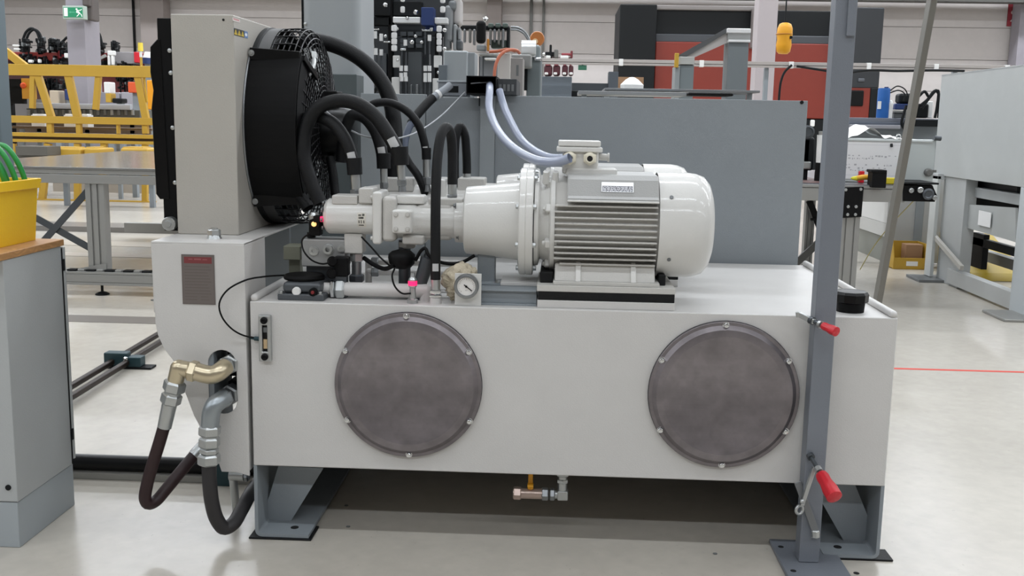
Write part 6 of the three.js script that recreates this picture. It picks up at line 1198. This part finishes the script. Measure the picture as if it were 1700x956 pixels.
// ---------------------------------------------------------------- right background
{ // bench
  const z = -4.5, y1 = at(1400, 306, z).y, y0 = at(1400, 334, z).y, x0 = at(1300, 320, z).x, x1 = at(1503, 320, z).x;
  const X = px => at(px, 380, z).x;
  const t = thing('work_bench', 'aluminium bench on the right with a black corner plate on its leg', 'bench', V((x0 + x1) / 2, 0, z - 0.5));
  const zb = atY(1400, 283, y1).z;
  part(t, 'top_plate', box(x0, x1 + 0.2, y1 - 0.012, y1, zb, z - 0.01, 0.002), mat(0x66676a, 0.3, 0.2)); part(t, 'top_mat', box(x0, X(1385), y1, y1 + 0.004, zb + 0.1, z - 0.1, 0.001), mat(0x6d5552, 0.5));
  part(t, 'front_beam', [box(x0, x1, y0, y1 - 0.03, z - 0.07, z, 0.003), box(x0, x1, y1 - 0.026, y1 - 0.006, z - 0.07, z + 0.004, 0.003)], M.alu);
  const leg = (px0, px1, zz) => { const a = at(px0, 420, zz).x, b = at(px1, 420, zz).x, w = (b - a) / 4; part(t, 'leg', [box(a, a + w, 0, y0, zz - 0.09, zz, 0.002), box(a + w * 1.3, b - w * 1.3, 0, y0, zz - 0.09, zz, 0.002), box(b - w, b, 0, y0, zz - 0.09, zz, 0.002), box(a + 0.004, b - 0.004, 0, y0, zz - 0.088, zz - 0.012, 0)], M.alu); };
  leg(1391, 1424, z - 0.005); leg(1334, 1349, z - 1.5); 
  const q = pp([[1399, 311], [1434, 310], [1430, 360], [1396, 362]], z + 0.012); part(t, 'corner_plate', poly(q, z, z + 0.014, [], 0.002), M.black);
  for (const [px, py] of [[1404, 315], [1429, 314], [1408, 343], [1421, 343], [1407, 356], [1420, 356]]) part(t, 'screw', lathe([[0.011, 0], [0.011, 0.005], [0.005, 0.008], [0, 0.008]], at(px, py, z + 0.013), ZD, 14), M.zinc);
  part(t, 'brace', bar(at(1343, 333, z - 1.4), at(1368, 395, z - 1.4), 0.055, 0.03, ZD), M.charcoal); part(t, 'brace', bar(at(1375, 388, z - 1.4), at(1318, 440, z - 1.4), 0.06, 0.03, ZD), M.aluDark); part(t, 'handle', bar(at(1345, 364, z - 1.38), at(1360, 364, z - 1.38), 0.02, 0.02), M.charcoal);
  const r = thing('roller_end', 'black end plate with steel rollers at the end of the right bench', 'roller', V(at(1530, 320, z).x, 0, z));
  part(r, 'plate', poly(pp([[1500, 307], [1548, 307], [1556, 325], [1552, 335], [1500, 334]], z + 0.02), z - 0.03, z + 0.02, [], 0.003), M.black);
  part(r, 'cover', pbox(1500, 303, 1559, 306, z + 0.04, 0.4, 0.002), M.charcoal);
  for (const [px, py, rad] of [[1540, 322, 0.042], [1527, 315, 0.022], [1512, 316, 0.018], [1551, 328, 0.018]]) part(r, 'roller', lathe([[rad, 0], [rad, 0.02], [rad * 0.7, 0.026], [rad * 0.5, 0.02], [0, 0.02]], at(px, py, z + 0.02), ZD, 24), px === 1540 ? M.darkSteel : M.zinc);
  part(r, 'mounting_bar', box(x1 - 0.12, at(1500, 320, z).x + 0.02, y0 + 0.02, y0 + 0.05, z - 0.1, z - 0.03, 0.002), M.charcoal);
  // things on the bench
  const zb2 = z - 0.35;
  const g = thing('paper_covered_box', 'pale grey box with a printed white sheet on its front on the right bench', 'box', V(at(1470, 260, zb2).x, y1, zb2 - 0.2));
  const bx0 = at(1384, 250, zb2).x, bx1 = at(1553, 250, zb2).x, by1 = at(1470, 231, zb2).y;
  part(g, 'body', box(bx0, bx1, y1 + 0.001, by1, zb2 - 0.5, zb2, 0.006), mat(0xb3b9b8, 0.45)); part(g, 'rounded_edge', cyl(V(bx0 + 0.005, by1 - 0.01, zb2 - 0.005), V(bx1 - 0.03, by1 - 0.01, zb2 - 0.005), 0.014), mat(0xc3c8c8, 0.3)); part(g, 'end_knob', cyl(at(1551, 229, zb2 + 0.01), at(1562, 230, zb2 + 0.01), 0.018), M.darkSteel);
  const kn = at(1540, 286, zb2); part(g, 'knob', [lathe([[0.03, 0], [0.03, 0.03], [0.02, 0.04], [0, 0.04]], kn, ZD, 20), box(kn.x, kn.x + 0.06, kn.y, kn.y + 0.02, kn.z, kn.z + 0.02, 0.004)], M.aluDark);
  const tx = canvasTex(512, 300, (c, w, h) => { c.fillStyle = '#dcdcdd'; c.fillRect(0, 0, w, h); c.fillStyle = '#a9a9ad'; let s = 11; const R = () => (s = (s * 16807) % 2147483647) / 2147483647; for (const [y, x0, x1] of [[110, 40, 470], [130, 60, 300], [180, 90, 420], [205, 40, 460], [225, 120, 400]]) for (let x = x0; x < x1;) { const l = 3 + R() * 16; if (R() > 0.35) c.fillRect(x, y + R() * 6, l, 6 + R() * 8); x += l + 5 + R() * 14; } c.strokeStyle = '#c2c2c6'; c.lineWidth = 3; c.strokeRect(20, 30, w - 40, h - 60); });
  const pa = at(1388, 232, zb2 + 0.004), pb = at(1497, 292, zb2 + 0.004), pl = plate(g, 'printed_sheet', pb.x - pa.x, pa.y - y1 - 0.03, 0.002, new THREE.MeshStandardMaterial({ map: tx, roughness: 0.8 }), M.paper, 'white printed sheet'); pl.position.set((pa.x + pb.x) / 2 - g.position.x, (pa.y + y1 + 0.02) / 2 - y1, zb2 + 0.002 - g.position.z);
  for (const [px, py, m] of [[1480, 239, M.charcoal], [1492, 227, M.chrome]]) { const a = at(px, py, zb2 + 0.004); part(g, 'hook', [px > 1485 ? ring(a, ZD, 0.016, 0.005, 20, 6) : cyl(a, V(a.x, a.y - 0.02, a.z + 0.008), 0.01)], m); }
  { // crumpled paper on top
    const W = bx1 - bx0, g2 = new THREE.PlaneGeometry(W * 0.62, 0.4, 40, 14).rotateX(-Math.PI / 2), p = g2.attributes.position;
    for (let i = 0; i < p.count; i++) { const x = p.getX(i) / W, zz = p.getZ(i); p.setY(i, 0.012 + 0.07 * Math.exp(-((x + 0.02) ** 2) / 0.01) + 0.03 * vnoise(x * 16 + 30, zz * 9 + 9, 64) - zz * 0.06 - 0.02); }
    g2.computeVertexNormals(); g2.translate(bx0 + W * 0.36, by1 + 0.012, zb2 - 0.19);
    solo('crumpled_paper', 'crumpled white paper lying on top of the pale grey box', 'paper', g2, new THREE.MeshStandardMaterial({ color: 0xf4f4f4, roughness: 0.9, side: THREE.DoubleSide }));
  }
  const cn = thing('white_canister', 'white cylinder with a black foot on the bench behind the grey post', 'canister', V(at(1364, 260, zb2).x, y1, zb2));
  part(cn, 'body', cyl(at(1364, 270, zb2), at(1366, 224, zb2), 0.042), M.white); part(cn, 'lid', cyl(at(1366, 224, zb2), at(1366, 218, zb2), 0.03), M.alu); part(cn, 'foot', cyl(V(cn.position.x, y1, zb2), at(1364, 270, zb2), 0.045), M.black);
  const ck = thing('valve_assembly', 'dark valve parts with a round gauge on the bench right of the enclosure', 'valve', V(at(1344, 250, zb2).x, y1, zb2 - 0.1));
  part(ck, 'body', [pbox(1328, 228, 1352, 283, zb2 - 0.1, 0.15, 0.02)], M.charcoal); part(ck, 'gauge', lathe([[0.05, 0], [0.05, 0.03], [0.036, 0.036], [0.034, 0.028], [0, 0.028]], at(1340, 219, zb2), ZD, 24), M.darkSteel); part(ck, 'fitting', [pbox(1333, 268, 1347, 281, zb2 - 0.06, 0.05, 0.01)], M.zinc); part(ck, 'post', box(ck.position.x - 0.02, ck.position.x + 0.02, y1, at(1344, 220, zb2).y, zb2 - 0.15, zb2 - 0.1), M.charcoal);
  const zt = z - 0.12, gun = thing('yellow_tool', 'yellow hand tool lying on the right bench by a black block', 'tool', V(at(1440, 297, zt).x, y1, zt));
  part(gun, 'handle', [tube([at(1422, 296, zt), at(1436, 294, zt), at(1447, 295, zt)], 0.02, 16, 10)], mat(0xe0a82c, 0.5)); part(gun, 'tip', lathe([[0.018, 0], [0.012, 0.03], [0, 0.045]], at(1422, 296, zt), V(-1, 0, 0), 14), mat(0xd8d02c, 0.5)); part(gun, 'rear', box(at(1470, 296, zt).x, at(1489, 296, zt).x, y1 + 0.002, y1 + 0.05, zt - 0.02, zt + 0.02, 0.008), mat(0xd8c42c, 0.5)); part(gun, 'red_clip', box(at(1432, 288, zt).x, at(1441, 288, zt).x, y1 + 0.002, at(1436, 284, zt - 0.1).y, zt - 0.12, zt - 0.08, 0.006), M.red);
  solo('black_block', 'black square block clamped on the front edge of the right bench', 'block', [pbox(1448, 285, 1472, 312, z + 0.06, 0.12, 0.006), pbox(1447, 282, 1473, 287, z + 0.065, 0.13, 0.006)], M.black);
  // light cabinet under it
  const c = thing('floor_cabinet', 'pale grey floor cabinet below the right bench with a dark plinth', 'cabinet', fl(1440, 430));
  { // the cabinet stands at an angle: faces built from two floor points
    const A = fl(1424, 419), B = fl(1457, 433), d = B.clone().sub(A).normalize(), E = A.clone().addScaledVector(d, 0.85), S = A.clone().addScaledVector(d, -0.2), n = V(d.z, 0, -d.x);
    if (n.x < 0) n.negate();
    const face = (h0, h1, o, th) => { const s = S.clone().addScaledVector(n, o).setY((h0 + h1) / 2), e = E.clone().addScaledVector(n, o).setY((h0 + h1) / 2); return bar(s, e, th, h1 - h0, UP, 0.003); };
    part(c, 'plinth', face(0, 0.26, 0.06, 0.04), mat(0x74766f, 0.5)); part(c, 'lower_panel', face(0.262, 0.40, 0.03, 0.04), mat(0xb5b5b2, 0.5)); part(c, 'side_panel', face(0.402, 0.86, 0.03, 0.04), mat(0xc9c9c7, 0.5));
    const q = E.clone().addScaledVector(n, 0.02); part(c, 'door', bar(q.clone().setY(0.44), q.clone().addScaledVector(n, 0.7).setY(0.44), 0.04, 0.86, UP, 0.003), mat(0xaeb0b0, 0.5));
  }
}
{ // rails and small things beyond the bench
  const z = -7.2, t = thing('guide_rails', 'pair of grey guide rails behind the paper covered box', 'rail', V(at(1480, 205, z).x, 0, z));
  const B = (n, a, m, dz = 0, d = 0.1) => part(t, n, pbox(...a, z + dz, d, 0.004), m);
  B('rail', [1380, 196, 1570, 203], mat(0x83868f, 0.35, 0.4)); B('rail', [1380, 207, 1495, 213], mat(0xa3a2a8, 0.35, 0.4), 0.2); B('bed', [1380, 203, 1570, 209], mat(0x5f6673, 0.5), 0.05, 0.3); B('rail', [1512, 199, 1570, 210], M.charcoal, 0.1); B('stand', [1400, 209, 1560, 300], M.grey, -0.1, 0.2);
  for (const px of [1420, 1540]) { const q = at(px, 300, z); part(t, 'leg', box(q.x - 0.04, q.x + 0.04, 0, q.y + 0.02, z - 0.25, z - 0.15), M.grey); }
  const yb = at(1465, 196, z).y, q = at(1465, 196, z - 0.05);
  const u = thing('blue_can', 'blue spray can shaped canister with a pale label on the guide rail', 'canister', V(q.x, yb, z - 0.06)); const r = 9.5 * mpp(z), h = at(1466, 146, z).y - yb;
  part(u, 'body', [lathe([[r * 0.96, 0], [r, 0.01], [r, h - 0.02], [r * 0.92, h], [0, h]], V(q.x, yb, z - 0.06), UP, 24)], M.blue); part(u, 'cap', cyl(V(q.x + 0.02, yb + h, z - 0.06), V(q.x + 0.02, yb + h + 0.012, z - 0.06), 0.02), M.navy);
  const lb = pbox(1457, 168, 1463, 181, z - 0.06 + r + 0.002, 0.006, 0.001); part(u, 'label', lb, M.paper);
  const w = at(1479, 196, z); const v = thing('white_bottle', 'slim white bottle standing right of the blue canister', 'bottle', V(w.x, yb, z - 0.05)); part(v, 'body', lathe([[0.026, 0], [0.026, 0.08], [0.03, 0.14], [0.016, 0.17], [0, 0.175]], V(w.x, yb, z - 0.05), UP, 16), M.white);
  part(v, 'stem', cyl(V(w.x - 0.01, yb + 0.15, z - 0.05), V(w.x - 0.01, yb + 0.2, z - 0.05), 0.006), M.white);
  const k = thing('cable_machine', 'black box with tangled cables behind the leaning bar', 'machine', V(at(1525, 190, z).x, yb, z - 0.2));
  part(k, 'box', [pbox(1520, 172, 1542, 196, z - 0.05, 0.2, 0.02), pbox(1493, 155, 1520, 172, z - 0.1, 0.15, 0.03)], M.charcoal); part(k, 'blue_part', pbox(1486, 172, 1510, 182, z - 0.1, 0.15, 0.01), M.navy); part(k, 'pale_bar', pbox(1484, 183, 1506, 187, z - 0.04, 0.1, 0.004), M.alu); part(k, 'grey_part', pbox(1484, 187, 1508, 196.5, z - 0.08, 0.1, 0.01), M.iron); part(k, 'white_part', pbox(1541, 168, 1549, 196, z - 0.06, 0.1, 0.01), M.white);
  for (const run of [[[1478, 150], [1490, 143], [1502, 148], [1508, 160]], [[1478, 154], [1492, 150], [1502, 156], [1500, 168]], [[1528, 175], [1540, 165], [1550, 152], [1557, 150], [1556, 175], [1552, 196]], [[1530, 180], [1545, 160], [1554, 151], [1560, 160], [1558, 196]], [[1512, 170], [1525, 160], [1535, 152], [1541, 160]], [[1505, 175], [1500, 190], [1497, 205], [1502, 215]], [[1512, 178], [1506, 195], [1500, 210]]]) part(k, 'cable', tube(run.map(p => at(p[0], p[1], z + 0.1)), run[0][0] < 1500 ? 0.006 : 0.014, 24, 8), M.charcoal);
}
{ // sheet metal machine at the right edge, its side in the plane x = XM
  const XM = 3.38, A = (px, py, x = XM) => atX(px, py, x);
  const t = thing('sheet_metal_machine', 'big pale grey sheet metal machine standing on legs at the right edge', 'machine', V(XM + 0.6, 0, -6));
  const q = (n, a, x, d, m, r = 0.004) => { // a: pixel corners; a plate in the plane x
    const p0 = A(a[0], a[1], x), p1 = A(a[0], a[2], x), p2 = A(a[3], a[2], x); return part(t, n, box(x, x + d, p1.y, p0.y, p0.z, p2.z, r), m); };
  const zl = A(1557, 200).z, zr = A(1692, 311).z + 0.4, yb = A(1551, 290).y, yt = A(1563, 124).y;
  part(t, 'side_panel', box(XM, XM + 0.02, yb, yt, zl, zr, 0.004), M.panelLight.clone()).material.color.set(0xb4b7b6);
  part(t, 'top_panel', box(XM, XM + 1.2, yt - 0.02, yt, zl, zr, 0.004), M.cabinet); part(t, 'end_panel', box(XM + 0.02, XM + 1.2, yb, yt - 0.02, zl, zl + 0.02, 0.004), M.cabinet); part(t, 'front_panel', box(XM + 0.02, XM + 1.2, yb, yt - 0.02, zr - 0.02, zr, 0.004), M.cabinet); part(t, 'bottom_panel', box(XM + 0.02, XM + 1.2, yb, yb + 0.02, zl + 0.02, zr - 0.02, 0), M.cabinet);
  const l1 = A(1552, 440), l1b = A(1588, 440), zn = fl(1690, 515);
  part(t, 'leg', box(XM + 0.02, XM + 0.12, 0, yb, l1.z, l1b.z, 0.004), M.cabinet);
  part(t, 'leg', box(XM + 0.0, XM + 0.1, 0, yb, A(1676, 500).z, A(1676, 500).z + 0.5, 0.004), mat(0xbfc5c8, 0.5));
  part(t, 'thin_leg', box(XM - 0.05, XM - 0.02, 0.03, yb, A(1540, 450).z + 0.05, A(1540, 450).z + 0.2, 0.003), mat(0xc3c6c4, 0.5)); part(t, 'thin_leg_bracket', box(XM - 0.05, XM + 0.03, yb - 0.03, yb + 0.02, A(1540, 450).z + 0.05, A(1540, 450).z + 0.2, 0.003), M.cabinet);
  part(t, 'brace', bar(A(1545, 385, XM - 0.02), A(1597, 445, XM - 0.02), 0.04, 0.03, XD), mat(0xbab7b0, 0.5));
  part(t, 'foot', box(XM - 0.2, XM + 0.25, 0, 0.025, l1.z - 0.15, l1.z + 0.2, 0.004), M.iron); part(t, 'foot', box(XM - 0.22, XM + 0.16, 0, 0.02, A(1676, 500).z + 0.05, A(1676, 500).z + 0.45, 0.006), M.alu);
  part(t, 'skid', box(XM + 0.0, XM + 0.08, 0.02, 0.15, l1b.z - 0.2, A(1676, 500).z, 0.004), mat(0xb9bbba, 0.5));
  q('dark_strip', [1587, 294, 304, 1690], XM + 0.16, 0.06, M.charcoal); q('upper_beam', [1588, 306, 322, 1695], XM + 0.1, 0.1, mat(0xa9adae, 0.5)); q('black_strip', [1591, 322, 335, 1695], XM + 0.2, 0.05, M.black); q('lower_black', [1586, 384, 397, 1695], XM + 0.3, 0.05, M.charcoal); q('dark_post', [1616, 385, 443, 1629], XM + 0.3, 0.05, M.charcoal);
  q('rear_beam', [1587, 402, 418, 1695], XM + 0.5, 0.08, mat(0x8b8d8c, 0.5));
  { const p = [A(1591, 338, XM + 0.06), A(1686, 345, XM + 0.06), A(1686, 402, XM + 0.06), A(1591, 374, XM + 0.06)]; part(t, 'sloped_panel', poly(p.map(v => [-v.z, v.y]), 0, 0.02).rotateY(Math.PI / 2).translate(XM + 0.06, 0, 0), mat(0xadb0af, 0.5)); }
  const tg0 = A(1626, 349, XM + 0.05), tg1 = A(1644, 378, XM + 0.05); part(t, 'paper_tag', box(XM + 0.046, XM + 0.05, tg1.y, tg0.y, tg0.z, tg1.z, 0), M.paper);
  const ys = [A(1618, 455, XM + 0.35), A(1677, 465, XM + 0.35)];
  const yw = thing('yellow_tray', 'yellow tray on the floor under the pale grey machine', 'tray', V(XM + 0.6, 0, (ys[0].z + ys[1].z) / 2));
  part(yw, 'tray', poly([[0, 0.0], [Math.abs(ys[1].z - ys[0].z) + 0.2, 0.0], [Math.abs(ys[1].z - ys[0].z) + 0.2, 0.34], [0.1, 0.06]], 0, 0.5).rotateY(Math.PI / 2).translate(XM + 0.35, 0.004, ys[0].z).scale(1, 1, 1), mat(0xb59a1c, 0.5));
}
{ // leaning grey bar
  const a = fl(1449, 543), b = at(1560, -70, -3.35);
  solo('leaning_bar', 'long flat grey steel bar leaning between the bench and the tank', 'bar', bar(a, b, 0.04, 0.088, ZD, 0.006), mat(0x77756f, 0.45, 0.3), a);
  // yellow bin with brown boxes
  const o = fl(1510, 447), t = thing('parts_bin', 'yellow open front parts bin with a label on the floor beside the machine leg', 'bin', o), m = mpp(o.z), w = 27 * m, h = 41 * m, d = 0.3, z0 = o.z;
  const cx = o.x; part(t, 'side', [poly([[0, 0], [d, 0], [d, h], [0.06, h], [0, h * 0.45]], 0, 0.01).rotateY(Math.PI / 2).translate(cx - w, 0, z0)], M.yellow); part(t, 'side', [poly([[0, 0], [d, 0], [d, h], [0.06, h], [0, h * 0.45]], 0, 0.01).rotateY(Math.PI / 2).translate(cx + w - 0.01, 0, z0)], M.yellow);
  part(t, 'front', box(cx - w, cx + w, 0, h * 0.45, z0, z0 + 0.01), M.yellow); part(t, 'back', box(cx - w, cx + w, 0, h, z0 - d, z0 - d + 0.01), M.yellow); part(t, 'bottom', box(cx - w, cx + w, 0, 0.01, z0 - d, z0), M.yellow); part(t, 'label', box(cx - 0.04, cx + 0.07, h * 0.14, h * 0.32, z0 + 0.01, z0 + 0.013, 0), M.paper);
  solo('brown_carton', 'brown carton inside the yellow parts bin', 'carton', box(cx - 0.03, cx + w - 0.03, 0.012, h * 0.95, z0 - 0.2, z0 - 0.06, 0.004), M.card);
  const cb = [[1520, 330, -5.0], [1480, 372, -5.0], [1450, 410, -5.2], [1428, 447, -5.4]].map(q => at(...q)); solo('extension_cord', 'thin pale yellow cord hanging slack below the right bench', 'cord', tube(cb, 0.004, 30, 6), mat(0xc6b878, 0.6), cb[0]);
}
renderer.render(scene, camera);
